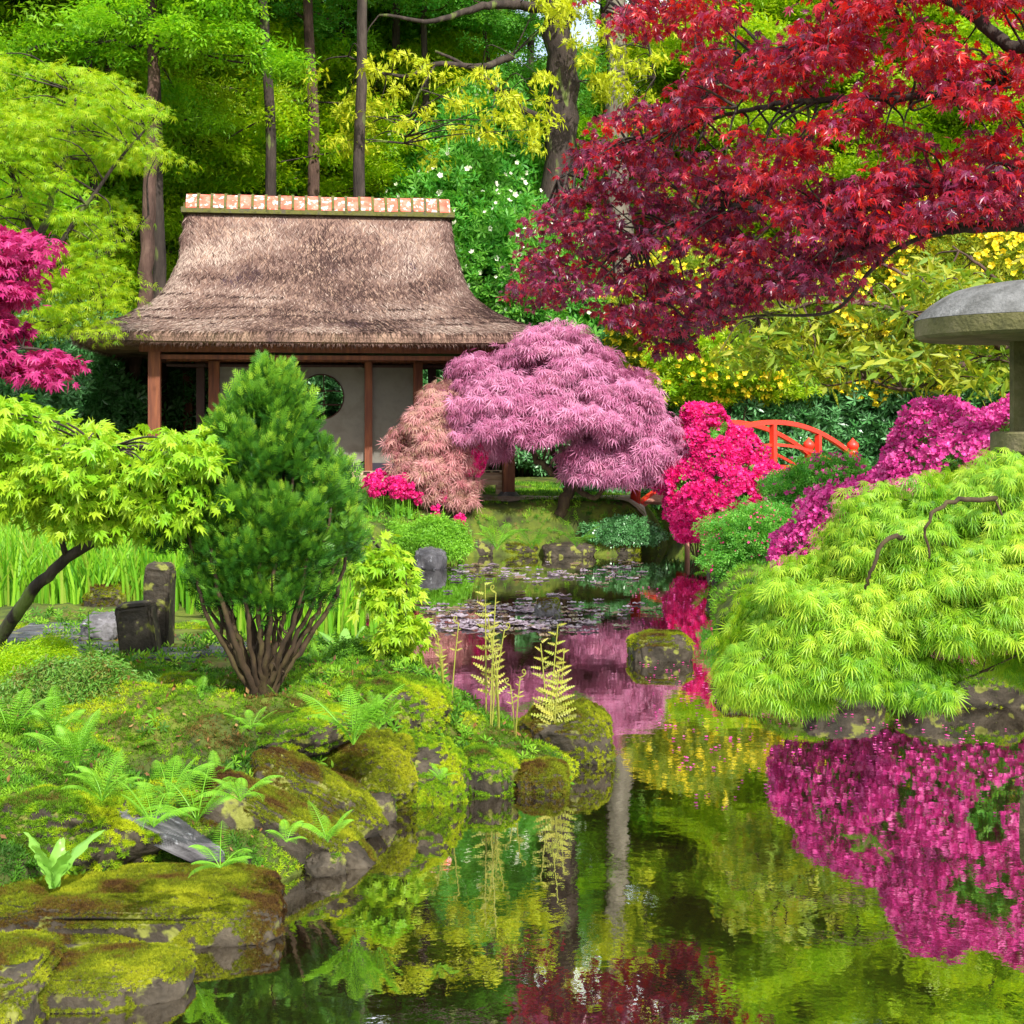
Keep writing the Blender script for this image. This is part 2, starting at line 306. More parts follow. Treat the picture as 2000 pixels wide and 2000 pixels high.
BUMPS = [(-1.9, 7.6, .55, .22), (-1.15, 8.1, .45, .16), (-.95, 8.9, .5, .12), (-.75, 9.6, .4, .14), (-2.6, 6.9, .5, .25), (-.5, 8.8, .25, .12)]
def height(x, y):
    x = np.atleast_1d(np.asarray(x, float)); y = np.atleast_1d(np.asarray(y, float))
    s = pond_sd(x, y); p3 = np.stack([x, y, x * 0], -1)
    far = np.clip((y - 18) / 5, 0, 1); base = .38 + .40 * far + .006 * np.clip(y - 30, 0, 60)
    w = .55 + .15 * far + .5 * np.exp(-((y - 6.9) / .7) ** 2) * (x < 0)
    t = np.clip((s + .02) / w, 0, 1); t = 1 - (1 - t) ** 2.2
    h = base * t + (fbm(p3 * 1.4, 4) - .5) * .22 * t * np.clip(2 - abs(y - 8) / 12, .3, 1.3)
    pen = np.clip(1 - np.hypot((x - .05) / .75, (y - 8.7) / .7), 0, 1); h = h * (1 - .45 * np.clip(pen * 3, 0, 1))
    near = np.clip((12.5 - y) / 3, 0, 1) * (x < 1.2); h = h + near * t * ((fbm(p3 * 5 + 3, 3) - .5) * .16 + np.abs(fbm(p3 * 2.6 + 7, 2) - .5) * -.22 + .03)
    for bx, by, br, bh in BUMPS: h = h + bh * np.exp(-((x - bx) ** 2 + (y - by) ** 2) / br ** 2) * t
    fl_ = np.clip((y - 9.9) / .5, 0, 1) * np.clip((12.6 - y) / .5, 0, 1) * np.clip((-1.7 - x) / .4, 0, 1); h = h * (1 - fl_) + .36 * fl_
    h = np.where(s < 0, np.maximum(-.5, s * 1.6 - .03), np.maximum(h, np.minimum(-.02 + s * .3, .06)))
    return h
def gz(x, y): return float(height([x], [y])[0])
def axis(segs):
    out = []
    for a, b, st in segs: out += list(np.arange(a, b, st))
    return np.array(out + [segs[-1][1]])
xs = axis([(-300, -60, 30), (-60, -14, 2.5), (-14, -6, .4), (-6, 6, .055), (6, 14, .4), (14, 60, 2.5), (60, 300, 30)])
ys = axis([(-60, 0, 6), (0, 4, .4), (4, 11, .05), (11, 24, .11), (24, 40, .5), (40, 100, 4), (100, 600, 60)])
gx, gy = np.meshgrid(xs, ys); g = MB()
hz = height(gx.ravel(), gy.ravel())
nx, ny = len(xs), len(ys); ii, jj = np.meshgrid(np.arange(ny - 1), np.arange(nx - 1), indexing='ij'); k0 = (ii * nx + jj).ravel()
g.raw(np.stack([gx.ravel(), gy.ravel(), hz], -1), np.stack([k0, k0 + 1, k0 + nx + 1, k0 + nx], -1))
g.build('ground', M['soil'], smooth=True, kind='structure')
w = MB(); w.raw([(-6, 1.5, 0), (11, 1.5, 0), (11, 31, 0), (-6, 31, 0)], [(0, 1, 2, 3)]); w.build('pond_water', M['water'], kind='structure')

# ------------------------------------------------------------------ generic vegetation
def scatter_leaves(mb, tm, cen, rad, n, size, dirb=None, updown=.0, flat=1., nup=1., jit=.5, out=.6, r=None, m=0):
    """n leaves around each centre; flat squashes z; leaves point out and by updown up/down"""
    cen = np.asarray(cen, float); K = len(cen); rad = np.broadcast_to(rad, (K,))
    c = np.repeat(cen, n, 0); off = rdir(K * n) * (rng.random((K * n, 1)) ** .45) ; off[:, 2] *= flat
    pos = c + off * np.repeat(rad, n)[:, None]
    d = off * out + rng.normal(size=off.shape) * jit; d[:, 2] += updown
    if dirb is not None: d = d + np.repeat(dirb, n, 0)
    nn = rng.normal(size=off.shape) * jit; nn[:, 2] += nup
    mb.inst(tm, pos, frames(d, nn), size * rng.uniform(.7, 1.25, K * n), r, m)
    return mb
def smooth_line(pts, n=8, wob=0.):
    pts = np.asarray(pts, float)
    if len(pts) == 2: pts = np.stack([pts[0], pts.mean(0), pts[1]])
    P_ = np.vstack([2 * pts[0] - pts[1], pts, 2 * pts[-1] - pts[-2]]); out = []
    for i in range(1, len(P_) - 2):
        t = np.linspace(0, 1, n, endpoint=False)[:, None]; a, b, c, d = P_[i - 1], P_[i], P_[i + 1], P_[i + 2]
        out.append(.5 * (2 * b + (c - a) * t + (2 * a - 5 * b + 4 * c - d) * t * t + (3 * b - a - 3 * c + d) * t ** 3))
    out.append(pts[-1:]); o = np.vstack(out)
    if wob: o[1:-1] += rng.normal(size=o[1:-1].shape) * wob
    return o
def limb(mb, pts, r0, r1, k=7, n=6, wob=0.01, m=0):
    l = smooth_line(pts, n, wob); mb.tube(l, np.linspace(r0, r1, len(l)), k, m=m); return l
def connect(mb, limbs, targets, r0=.012, r1=.004, sag=.08, k=4, maxd=9):
    L = np.vstack(limbs)
    for t in targets:
        dd = np.linalg.norm(L - t, axis=1); dist = dd.min()
        if dist < .05 or dist > maxd: continue
        a = L[dd.argmin()]; mid = (a + t) / 2 + rng.normal(size=3) * dist * .08 + np.array([0, 0, dist * sag])
        l = smooth_line([a, mid, t], 4); mb.tube(l, np.linspace(r0, r1, len(l)), k, cap=False)
def inpoly(px, py, poly):
    poly = np.asarray(poly, float); ins = np.zeros(len(px), bool)
    for a, b in zip(poly, np.roll(poly, -1, 0)):
        ins ^= ((a[1] > py) != (b[1] > py)) & (px < (b[0] - a[0]) * (py - a[1]) / (b[1] - a[1] + 1e-9) + a[0])
    return ins
def sample_poly(poly, n):
    poly = np.asarray(poly, float); lo, hi = poly.min(0), poly.max(0); out = np.zeros((0, 2))
    while len(out) < n:
        q = rng.uniform(lo, hi, (n * 3, 2)); out = np.vstack([out, q[inpoly(q[:, 0], q[:, 1], poly)]])
    return out[:n]

# ------------------------------------------------------------------ tea pavilion
RZ = R(8); PC = np.array([-3.585, 26.7, 0]); GP = .77
pav = empty('tea_pavilion', (PC[0], PC[1], GP), 'open wooden tea pavilion with steep thatched roof and round window', 'pavilion', rz=RZ)
def pl(mb, name, mat, parent=pav, **k): # local coords relative to ground level z=0 world -> shift
    o = mb.build(name, mat, parent, **k); return o
def zz(z): return z - GP
rings = np.array([(5.9, 2.44, .13), (5.55, 2.44, .48), (5.2, 2.46, .84), (4.9, 2.50, 1.18), (4.6, 2.57, 1.55), (4.3, 2.70, 1.95), (4.05, 2.90, 2.40), (3.82, 3.2, 2.92), (3.64, 3.58, 3.42), (3.5, 3.95, 3.9)])
rl = smooth_line(rings, 5)
def ringpts(a, b, rc, n=40):
    pts = []
    rc = min(rc, a * .9, b * .9); per = [(a - rc, b - rc, 0), (-(a - rc), b - rc, 90), (-(a - rc), -(b - rc), 180), (a - rc, -(b - rc), 270)]
    for i, (cx, cy, a0) in enumerate(per):
        for j in range(7):
            th = R(a0 + 90 * j / 6); pts.append((cx + rc * math.cos(th), cy + rc * math.sin(th)))
        nx_, ny_, a1 = per[(i + 1) % 4]
        s = np.array([pts[-1]]); e = np.array([nx_ + rc * math.cos(R(a1)), ny_ + rc * math.sin(R(a1))])
        for j in range(1, 24): pts.append(tuple((s[0] + (e - s[0]) * j / 24)))
    return np.array(pts)
allr = [(z, a, b) for z, a, b in rl] + [(3.42, 3.97, 3.92), (3.34, 3.95, 3.90), (3.31, 3.85, 3.80), (3.34, 3.2, 3.4), (3.55, 2.6, 2.6), (3.9, 2.2, 1.6)]
th = MB(); vs = []; base_ring = None
for i, (z, a, b) in enumerate(allr):
    q = ringpts(a, b, .12 + .5 * min(1, i / 45)); zc = np.full(len(q), z)
    cor = (abs(q[:, 0]) / a) ** 6 * (abs(q[:, 1]) / b) ** 6
    zc = zc + cor * .05 * min(1, i / 40)
    vs.append(np.column_stack([q, zc]))
V = np.array(vs); nr, nk = V.shape[:2]
nz = fbm(V.reshape(-1, 3) * 2.2, 4).reshape(nr, nk) - .5
ctr = V.copy(); ctr[:, :, :2] = 0
V[1:48] += nrm(V - ctr)[1:48] * nz[1:48, :, None] * .12
V[:, :, 2] -= GP
ii, jj = np.meshgrid(np.arange(nr - 1), np.arange(nk), indexing='ij')
fq = np.stack([ii * nk + jj, ii * nk + (jj + 1) % nk, (ii + 1) * nk + (jj + 1) % nk, (ii + 1) * nk + jj], -1).reshape(-1, 4)
th.raw(V.reshape(-1, 3), fq[:, ::-1])
top = V[0]; th.raw(top, t=[(0, j, j + 1) for j in range(1, nk - 1)])
# straw on the surface
ns = 120000; up = len(rl)
i_ = (rng.random(ns) ** .8 * (up - 1)); j_ = rng.integers(0, nk, ns); i0 = np.minimum(i_.astype(int), up - 2); fi = (i_ - i0)[:, None]; fj = rng.random((ns, 1)); j1 = (j_ + 1) % nk
p0 = V[i0, j_] * (1 - fj) + V[i0, j1] * fj; p1 = V[i0 + 1, j_] * (1 - fj) + V[i0 + 1, j1] * fj
e1 = V[i0, j1] - V[i0, j_]; dn = nrm(p1 - p0); nn = nrm(np.cross(dn, e1)); 
nn = np.where((nn * (p0 - np.array([0, 0, 2.]))).sum(1, keepdims=True) < 0, -nn, nn)
pos = p0 * (1 - fi) + p1 * fi + nn * .004
d = dn + nrm(np.cross(dn, nn)) * rng.normal(size=(ns, 1)) * .35 + nn * rng.uniform(.0, .22, (ns, 1))
pat = fbm(pos * np.array([1.1, 1.1, 1.5]) + 5, 3); rr = np.clip(.5 + (pat - .5) * 2.2 + rng.normal(size=ns) * .22, 0, 1)
T_STR = np.array(kite((0, 0), 0, 1, .085, .1))
rcol = np.where(rng.random(ns) < .12, rng.random(ns), rr)
sm_ = np.zeros(ns, bool)
for zs, t0 in ((3.97, .48), (3.80, .44), (3.70, .52), (4.25, .6)): sm_ |= (abs(pos[:, 2] + GP - zs - .04 * np.sin(pos[:, 0] * 2 + zs * 9)) < .016) & (fbm(np.stack([pos[:, 0] * .9 + zs * 7, pos[:, 0] * 0 + zs, pos[:, 1] * .5], -1), 2) > t0)
rcol = np.where(sm_, 0., rcol)
th.inst(T_STR, pos, frames(d, nn), rng.uniform(.10, .24, ns), rcol, m=1)
# eave fringe
ne = 16000; j_ = rng.integers(0, nk, ne); j1 = (j_ + 1) % nk; fj = rng.random((ne, 1)); ir = rng.integers(up - 1, up + 3, ne)
p = V[ir, j_] * (1 - fj) + V[ir, j1] * fj
outd = p * np.array([1, 1, 0]); outd = nrm(outd); dd = outd * .5 + np.array([0, 0, -.6]) + rng.normal(size=(ne, 3)) * .25
th.inst(T_STR, p - outd * .05, frames(dd, outd + .01), rng.uniform(.05, .11, ne), rng.random(ne) * .7, m=1)
roof = th.build('roof', [M['thatch'], M['straw']], pav)
# dark seams on the lower slope are straw coloured darkest along thin wavy bands
rb = MB(); rb.box((0, 0, zz(5.93)), (2.50, .30, .05)); rb.box((0, 0, zz(6.0)), (2.47, .12, .08)); rb.build('ridge_board', M['mortar'], roof)
for i in range(20):
    x = -2.44 + (i + .5) * 4.88 / 20; t_ = MB()
    prof = [(-.30, 5.97), (-.24, 6.12), (-.12, 6.235), (0, 6.26), (.12, 6.235), (.24, 6.12), (.30, 5.97)]
    dz = random.uniform(-.012, .012); hw = .095
    a = np.array([(x - hw, y * 1.02, zz(z) + dz) for y, z in prof] + [(x + hw, y * 1.02, zz(z) + dz) for y, z in prof] + [(x - hw, y * .9, zz(z) - .05) for y, z in prof] + [(x + hw, y * .9, zz(z) - .05) for y, z in prof])
    q = []
    for j in range(6): q += [(j, j + 1, 7 + j + 1, 7 + j), (14 + j, 21 + j, 22 + j, 15 + j), (j, 14 + j, 15 + j, j + 1), (7 + j, 8 + j, 22 + j, 21 + j)]
    q += [(0, 7, 21, 14), (6, 20, 27, 13)]
    t_.raw(a, q); t_.build('ridge_tile', M['tile'], roof)
    if i < 19:
        mo = MB(); a2 = a.copy(); a2[:, 0] = np.where(a2[:, 0] < x, x + hw + .001, x + .244 - hw - .001); a2[:, 2] += .018 - dz; mo.raw(a2, q); mo.build('mortar_joint', M['mortar'], roof)
def post(x, y, z0, z1, w=.1, mat='wood', name='post'):
    m = MB(); m.box((x, y, (zz(z0) + zz(z1)) / 2), (w, w, (z1 - z0) / 2)); return m.build(name, M[mat], pav)
for (x, y) in ((-2.66, -3.2), (3.11, -3.2), (-2.66, 3.2), (3.11, 3.2)):
    pp = post(x, y, GP + .12, 3.2, .095, 'wood' if x < 0 else 'wood')
    m = MB(); m.lathe([(0.001, .13), (.13, .13), (.2, .05), (.24, 0), (.24, -.1)], (x, y, 0), 12); m.build('foundation_stone', M['rock'], pav)
FY = -1.9
for (x, w) in ((-1.80, .09), (-.464, .065), (.83, .065), (1.69, .08)): post(x, FY - .02, 1.2, 3.1, w)
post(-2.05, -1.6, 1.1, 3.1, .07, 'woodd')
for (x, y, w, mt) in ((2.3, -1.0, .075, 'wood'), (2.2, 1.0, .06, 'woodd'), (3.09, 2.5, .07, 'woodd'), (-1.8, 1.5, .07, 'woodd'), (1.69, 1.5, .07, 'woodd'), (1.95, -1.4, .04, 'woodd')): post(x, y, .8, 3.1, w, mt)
def beam(a, b, w, h, mat='wood', name='beam'):
    a, b = np.array(a, float), np.array(b, float); c = (a + b) / 2; d = b - a; L = np.linalg.norm(d); an = math.atan2(d[1], d[0])
    Mx = [[math.cos(an), -math.sin(an), 0], [math.sin(an), math.cos(an), 0], [0, 0, 1]]
    m = MB(); m.box((c[0], c[1], zz(c[2])), (L / 2, w / 2, h / 2), Mx); return m.build(name, M[mat], pav)
beam((-2.9, -3.2, 3.27), (3.35, -3.2, 3.27), .14, .14); beam((-2.9, 3.2, 3.27), (3.35, 3.2, 3.27), .14, .14)
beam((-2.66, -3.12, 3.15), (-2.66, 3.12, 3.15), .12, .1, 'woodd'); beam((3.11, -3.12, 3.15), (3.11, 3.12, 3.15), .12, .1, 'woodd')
beam((-2.56, -3.2, 3.12), (3.0, -3.2, 3.12), .08, .07)
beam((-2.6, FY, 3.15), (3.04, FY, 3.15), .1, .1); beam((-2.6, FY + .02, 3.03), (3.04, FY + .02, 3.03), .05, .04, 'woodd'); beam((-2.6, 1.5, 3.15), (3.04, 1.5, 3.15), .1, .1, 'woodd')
# ceiling boards under the thatch
m = MB(); m.box((.2, 0, zz(3.40)), (2.75, 3.1, .02)); m.build('ceiling', M['woodd'], pav)
# plaster walls, the middle one with a round window
def wall(x0, x1, z0=1.35, z1=3.02, y=FY + .06, hole=None, t=.04):
    m = MB()
    if hole is None: m.box(((x0 + x1) / 2, y, zz((z0 + z1) / 2)), ((x1 - x0) / 2, t, (z1 - z0) / 2))
    else:
        hx, hz_, hr = hole; n = 64; vs = []
        for yy in (y - t, y + t):
            for i in range(n):
                a = 2 * math.pi * i / n; c, s = math.cos(a), math.sin(a)
                vs.append((hx + hr * c, yy, zz(hz_ + hr * s)))
            for i in range(n):
                a = 2 * math.pi * i / n; c, s = math.cos(a), math.sin(a)
                k = min(((x1 - hx) if c > 0 else (x0 - hx)) / c if abs(c) > 1e-6 else 1e9, ((z1 - hz_) if s > 0 else (z0 - hz_)) / s if abs(s) > 1e-6 else 1e9)
                vs.append((hx + k * c, yy, zz(hz_ + k * s)))
        q = []
        for i in range(n):
            j = (i + 1) % n; q += [(i, j, n + j, n + i), (2 * n + i, 3 * n + i, 3 * n + j, 2 * n + j), (i, 2 * n + i, 2 * n + j, j)]
        m.raw(vs, q)
    return m.build('wall', M['plaster'], pav)
wall(-1.71, -.53); w2 = wall(-.399, .765, hole=(.02, 2.50, .385)); wall(.895, 1.61)
fr = MB(); a = np.linspace(0, 2 * np.pi, 49); fr.tube(np.stack([.02 + .385 * np.cos(a), a * 0 + FY + .01, zz(2.5 + .385 * np.sin(a))], -1), .012, 6, cap=False); fr.build('window_frame', M['woodd'], w2)
lt = MB()
for x in (-.22, .06): hh = math.sqrt(.385 ** 2 - (x - .02) ** 2); lt.tube([(x, FY + .07, zz(2.5 - hh)), (x + .006, FY + .07, zz(2.5)), (x, FY + .07, zz(2.5 + hh))], .013, 6)
for z in (2.36, 2.60): hh = math.sqrt(.385 ** 2 - (z - 2.5) ** 2); lt.tube([(.02 - hh, FY + .09, zz(z)), (.02, FY + .09, zz(z) + .004), (.02 + hh, FY + .09, zz(z))], .013, 6)
lt.build('window_lattice', M['woodd'], w2)
for x0, x1 in ((-1.71, -.53), (-.399, .765), (.895, 1.61)):
    m = MB(); m.box(((x0 + x1) / 2, FY + .055, zz(1.285)), ((x1 - x0) / 2, .05, .064)); m.build('dado_board', M['dado'], pav)
for x in (-1.8, 1.69):
    m = MB(); m.box((x, FY + 1.75, zz(2.12)), (.035, 1.5, .9)); m.build('side_wall', M['plaster'], pav)
dk = MB()
for i in range(9): dk.box((.2, -2.9 + i * .11, zz(1.195)), (2.95, .053, .02))
dk.box((-.05, -.2, zz(1.19)), (1.85, 1.75, .02)); dk.build('deck', M['deck'], pav)
m = MB(); m.box((.2, -2.985, zz(1.09)), (2.95, .03, .085)); m.build('deck_beam', M['deck'], pav)
m = MB()
for i in range(38): m.box((-2.65 + i * .155, -2.99, zz(1.225)), (.055, .045, .012))
m.build('deck_edging', M['woodd'], pav)
for x in (-2.5, -1.6, -.6, .45, 1.4, 2.3, 3.0):
    m = MB(); m.box((x, -2.9, zz(.93)), (.06, .06, .085)); m.build('deck_support', M['deck'], pav)
m = MB(); m.box((.1, 0, zz(.95)), (2.6, 2.2, .2)); m.build('plinth', M['dado'], pav)

# ------------------------------------------------------------------ red arched bridge
A = np.array([X(1285, 23.4), 23.4]); B = np.array([X(1622, 27.0), 27.0]); ax = (B - A); LEN = np.linalg.norm(ax); ax /= LEN; side = np.array([-ax[1], ax[0]])
br = empty('arched_footbridge', (*((A + B) / 2), 0), 'vermilion arched footbridge with curved handrails between pink and green shrubs', 'bridge')
bc = np.array([*((A + B) / 2), 0])
def bp(u, v, z): # u -1..1
    q = (A + B) / 2 + ax * u * LEN / 2 + side * v; return np.array([q[0], q[1], z]) - bc
def dz_(u): return .66 + .62 * (1 - u * u)
us = np.linspace(-1.08, 1.08, 30); Wd = .48
def ribbon(name, v0, v1, z0, z1, us=us, f=dz_, mat='redpaint'):
    m = MB(); vs = []
    for u in us: vs += [bp(u, v0, f(u) + z0), bp(u, v1, f(u) + z0), bp(u, v1, f(u) + z1), bp(u, v0, f(u) + z1)]
    q = []
    for i in range(len(us) - 1):
        for j in range(4): q.append((4 * i + j, 4 * i + (j + 1) % 4, 4 * i + 4 + (j + 1) % 4, 4 * i + 4 + j))
    q += [(0, 1, 2, 3), (len(vs) - 4, len(vs) - 3, len(vs) - 2, len(vs) - 1)]
    m.raw(vs, q); return m.build(name, M[mat], br)
ribbon('walkway', -Wd + .05, Wd - .05, -.04, .0, us=us[2:-2], mat='post')
for s in (-1, 1):
    ribbon('side_beam', s * (Wd + .003) - .04, s * (Wd + .003) + .04, -.10, .04, us=us[1:-1])
    ribbon('handrail', s * Wd - .04, s * Wd + .04, .74, .82)
    ribbon('mid_rail', s * Wd - .02, s * Wd + .02, .36, .41)
    for u in (-.55, 0, .55):
        m = MB(); c = bp(u, s * Wd, dz_(u) + .39); m.box(c, (.045, .045, .35), [[ax[0], side[0], 0], [ax[1], side[1], 0], [0, 0, 1]]); m.build('baluster', M['redpaint'], br)
    for u in (-1, 1):
        m = MB(); b0 = bp(u, s * Wd, dz_(u) - .2); H = 1.0
        m.lathe([(.001, -.1), (.085, -.1), (.085, H), (.10, H + .01), (.10, H + .05), (.075, H + .07), (.10, H + .10), (.115, H + .16), (.10, H + .21), (.06, H + .24), (.025, H + .28), (.001, H + .31)], b0, 16)
        m.build('end_post', M['redpaint'], br, smooth=True)
for u in (-.5, .1, .6):
    for s in (-1, 1):
        m = MB(); t0 = bp(u, s * .4, dz_(u) - .1); t1 = t0.copy(); t1[2] = -.4; m.tube([t1, (t0 + t1) / 2, t0], .045, 8); m.build('pile', M['post'], br)

# ------------------------------------------------------------------ stone lantern
LD = 7.35; LX = X(2045, LD)
ln = empty('stone_lantern', (LX, LD, gz(LX, LD)), 'tall grey stone lantern with wide mossy cap above the lime maple', 'stone lantern')
lo = np.array([LX, LD, 0]); g0 = gz(LX, LD)
def lz(py): return Z(py, LD) - g0
def hexlathe(name, prof, k, mat, smooth=False, par=ln, bev=0):
    m = MB(); m.lathe(prof, (0, 0, 0), k); return m.build(name, mat, par, smooth=smooth)
Rr = .66
capp = [(.001, lz(548)), (.15, lz(550)), (.26, lz(553)), (.38, lz(560)), (.46, lz(568)), (.52, lz(580)), (.58, lz(595)), (.625, lz(610)), (Rr - .006, lz(622)), (Rr, lz(625))]
cp_ = hexlathe('cap', capp, 64, M['stone'], True)
hexlathe('cap_rim', [(Rr - .004, lz(625)), (Rr, lz(627)), (Rr * .99, lz(656)), (Rr * .96, lz(662))], 64, M['stoneg'], False, cp_)
hexlathe('cap_underside', [(Rr * .96, lz(662)), (.2, lz(667)), (.001, lz(668))], 64, M['stoneg'], False, cp_)
hexlathe('finial', [(.001, lz(500)), (.06, lz(510)), (.12, lz(530)), (.08, lz(543)), (.14, lz(556))], 20, M['stone'], True)
for i in range(6):
    an = math.pi * i / 3 + math.pi / 6 + .42; m = MB(); cx, cy = .145 * math.cos(an), .145 * math.sin(an)
    m.box((cx, cy, (lz(662) + lz(843)) / 2), (.032, .032, (lz(662) - lz(843)) / 2)); m.build('light_chamber_pillar', M['stoneg'], ln)
hexlathe('light_chamber_sill', [(.001, lz(815)), (.16, lz(815)), (.16, lz(843))], 6, M['stoneg'])
hexlathe('platform', [(.001, lz(842)), (.265, lz(843)), (.278, lz(847)), (.278, lz(880)), (.27, lz(884)), (.25, lz(890)), (.13, lz(922)), (.09, lz(940)), (.001, lz(941))], 40, M['stoneg'])
hexlathe('shaft', [(.001, lz(940)), (.085, lz(940)), (.075, 1.1), (.08, .5), (.10, .12)], 24, M['stoneg'], True)
hexlathe('pedestal', [(.001, .13), (.12, .12), (.14, .08), (.15, -.3)], 6, M['stoneg'])

# ------------------------------------------------------------------ rocks
def ico(n=5):
    import bmesh
    bm = bmesh.new(); bmesh.ops.create_icosphere(bm, subdivisions=n, radius=1); v = np.array([x.co[:] for x in bm.verts]); t = np.array([[q.index for q in f.verts] for f in bm.faces]); bm.free(); return v, t
IV, IT = ico(5)
def mossify(v, t, dens, size, zmin=.15, seed=0, thr=.42, reg=None):
    a, b, c = v[t[:, 0]], v[t[:, 1]], v[t[:, 2]]; n = np.cross(b - a, c - a); ar = np.linalg.norm(n, axis=1) / 2; n = nrm(n)
    wgt = ar * (n[:, 2] > zmin); N = int(wgt.sum() * dens)
    if N < 1: return np.zeros((0, 3)), np.zeros((0, 3))
    f = rng.choice(len(t), N, p=wgt / wgt.sum()); u = rng.random((N, 2)); u = np.where(u.sum(1, keepdims=True) > 1, 1 - u, u)
    p = a[f] + (b[f] - a[f]) * u[:, :1] + (c[f] - a[f]) * u[:, 1:]; nn = n[f]
    k = fbm(p * 4 + seed, 3) + nn[:, 2] * .12 > thr
    if reg is not None: k &= reg(p)
    return p[k], nn[k]
def moss_add(mb, p, nn, size, m=0, seed=3.):
    d = rdir(len(p)); R_ = frames(d, nn + rng.normal(size=p.shape) * .25)
    r = np.clip(.52 + (fbm(p * 3.1 + seed, 3) - .5) * 2.2 + (fbm(p * 11 + seed, 2) - .5) * 1.1 + rng.normal(size=len(p)) * .13, 0, 1)
    mb.inst(T_STAR, p, R_, size * rng.uniform(.6, 1.3, len(p)), r, m)
def rock(c, h, label, mat='rockb', moss=None, rot=0, tilt=0, rough=.35, name='rock', dens=9000, msize=.028, thr=.42, square=.6, fac=1.6, group=None, cat='rock', zmin=.15):
    v = IV.copy(); s = np.sign(v) * abs(v) ** (1 - square * .6); s = s / np.abs(s).max()
    sd = rng.random() * 50
    s = s + nrm(IV) * ((fbm(IV * fac + sd, 5) - .5) * rough * 2)[:, None]
    s = s + nrm(IV) * (np.abs(fbm(IV * fac * 3 + sd, 3) - .5) * -rough * .6)[:, None]
    s = s * np.asarray(h) + nrm(IV) * ((fbm(IV * 9 + sd, 3) - .5) * min(h) * .35)[:, None]
    ct, st = math.cos(tilt), math.sin(tilt); s = s @ np.array([[ct, 0, -st], [0, 1, 0], [st, 0, ct]]).T
    cr, sr = math.cos(rot), math.sin(rot); s = s @ np.array([[cr, -sr, 0], [sr, cr, 0], [0, 0, 1]]).T
    root = empty(name, c, label, cat, group)
    m = MB(); m.raw(s, t=IT); m.build('stone', M[mat], root, smooth=True)
    if moss:
        p, nn = mossify(s + np.asarray(c), IT, dens, msize, thr=thr, zmin=zmin)
        if len(p): mo = MB(); moss_add(mo, p - np.asarray(c), nn, msize); mo.build('moss', M[moss], root)
    return root
def at(px, py, z=0.): d = (CAMZ - z) * F / (py - HOR); return np.array([X(px, d), d, z])
def onrock(px, py, w, h, dd, **k):  # px,py of waterline/base centre; w,h pixels; dd depth radius in m
    b = at(px, py, k.pop('z', 0.)); s = b[1] / F
    return b, (w * s / 2, dd, h * s)
def prock(px, py, wpx, hpx, dd, label, z=0., sink=.4, **k):
    b = at(px, py, z); s = (b[1] + dd * .7) / F; H = hpx * s
    c = (X(px, b[1] + dd * .8), b[1] + dd * .8, z + H / 2 - H * sink / 2)
    return rock(c, (wpx * s / 2 * .93, dd, H / 2 * (1 + sink) * .95), label, **k)
# near flat mossy stones
prock(260, 1842, 640, 78, .32, 'broad flat stone covered in yellow moss jutting into the pond', mat='rockb', moss='mossy', rough=.30, square=.9, thr=.30, dens=52000, msize=.017, cat='stone', name='moss_slab', zmin=.05)
prock(140, 1966, 460, 60, .22, 'flat mossy stone with bare patches in the near left water', mat='rockb', moss='mossy', rough=.30, square=.9, thr=.50, dens=52000, msize=.016, cat='stone', name='moss_slab', zmin=.1)
prock(10, 2020, 190, 110, .3, 'rounded brown mossy stone in the bottom left corner', mat='rockb', moss='mossy', rough=.26, square=.8, thr=.42, dens=44000, msize=.017, cat='stone', name='moss_slab', zmin=.1)
def seat(px, py, up=0.):
    d = (CAMZ - .3) * F / (py - HOR)
    for _ in range(12): d = .5 * d + .5 * (CAMZ - max(0, gz(X(px, d), d))) * F / (py - HOR)
    return np.array([X(px, d), d, max(0, gz(X(px, d), d)) + up])
rock(seat(545, 1640, .0) + [0, .12, .0], (.44, .2, .13), 'long slanting boulder with yellow moss sloping to the water', mat='rockb', moss='mossy', rot=.1, tilt=-.5, rough=.22, square=.9, thr=.40, dens=34000, msize=.02, name='boulder')
rock(seat(612, 1580) + [0, .1, .02], (.36, .2, .14), 'rounded mossy boulder behind the slanting one at the pond edge', mat='rockb', moss='mossy', tilt=-.5, rough=.3, thr=.40, dens=34000, msize=.02, name='boulder')
rock(seat(330, 1650) + [0, 0, .06], (.27, .2, .04), 'bare dark grey slab tilted among ferns on the near bank', mat='rock', tilt=-.5, rot=.2, rough=.1, square=1, name='stone_slab', cat='stone')
rock(seat(800, 1540) + [0, .2, .05], (.30, .26, .27), 'steep mossy mound boulder at the bend of the near bank', mat='rockb', moss='moss', rough=.35, thr=.36, dens=34000, msize=.022, name='boulder', square=.3, zmin=-.3)
rock(seat(690, 1560) + [0, .25, .03], (.34, .28, .24), 'large rounded moss boulder left of the steep mound', mat='rockb', moss='mossy', rough=.3, tilt=.3, thr=.34, dens=34000, msize=.022, name='boulder', square=.3, zmin=-.3)
rock(seat(560, 1480) + [0, .1, -.02], (.34, .26, .14), 'low moss hump on the slope above the slanting boulder', mat='rockb', moss='moss', rough=.3, tilt=.2, thr=.30, dens=34000, msize=.022, name='boulder', square=.3)
rock(seat(120, 1640) + [0, .1, -.02], (.42, .25, .2), 'big moss hump behind the broad leaved plant', mat='rockb', moss='moss', rough=.3, thr=.26, dens=30000, msize=.026, name='boulder', square=.3)
rock(seat(760, 1365) + [0, 0, -.03], (.36, .3, .2), 'dark green mossy mound beside the inner inlet', mat='rockb', moss='moss', rough=.25, thr=.3, dens=24000, name='boulder', square=.3)
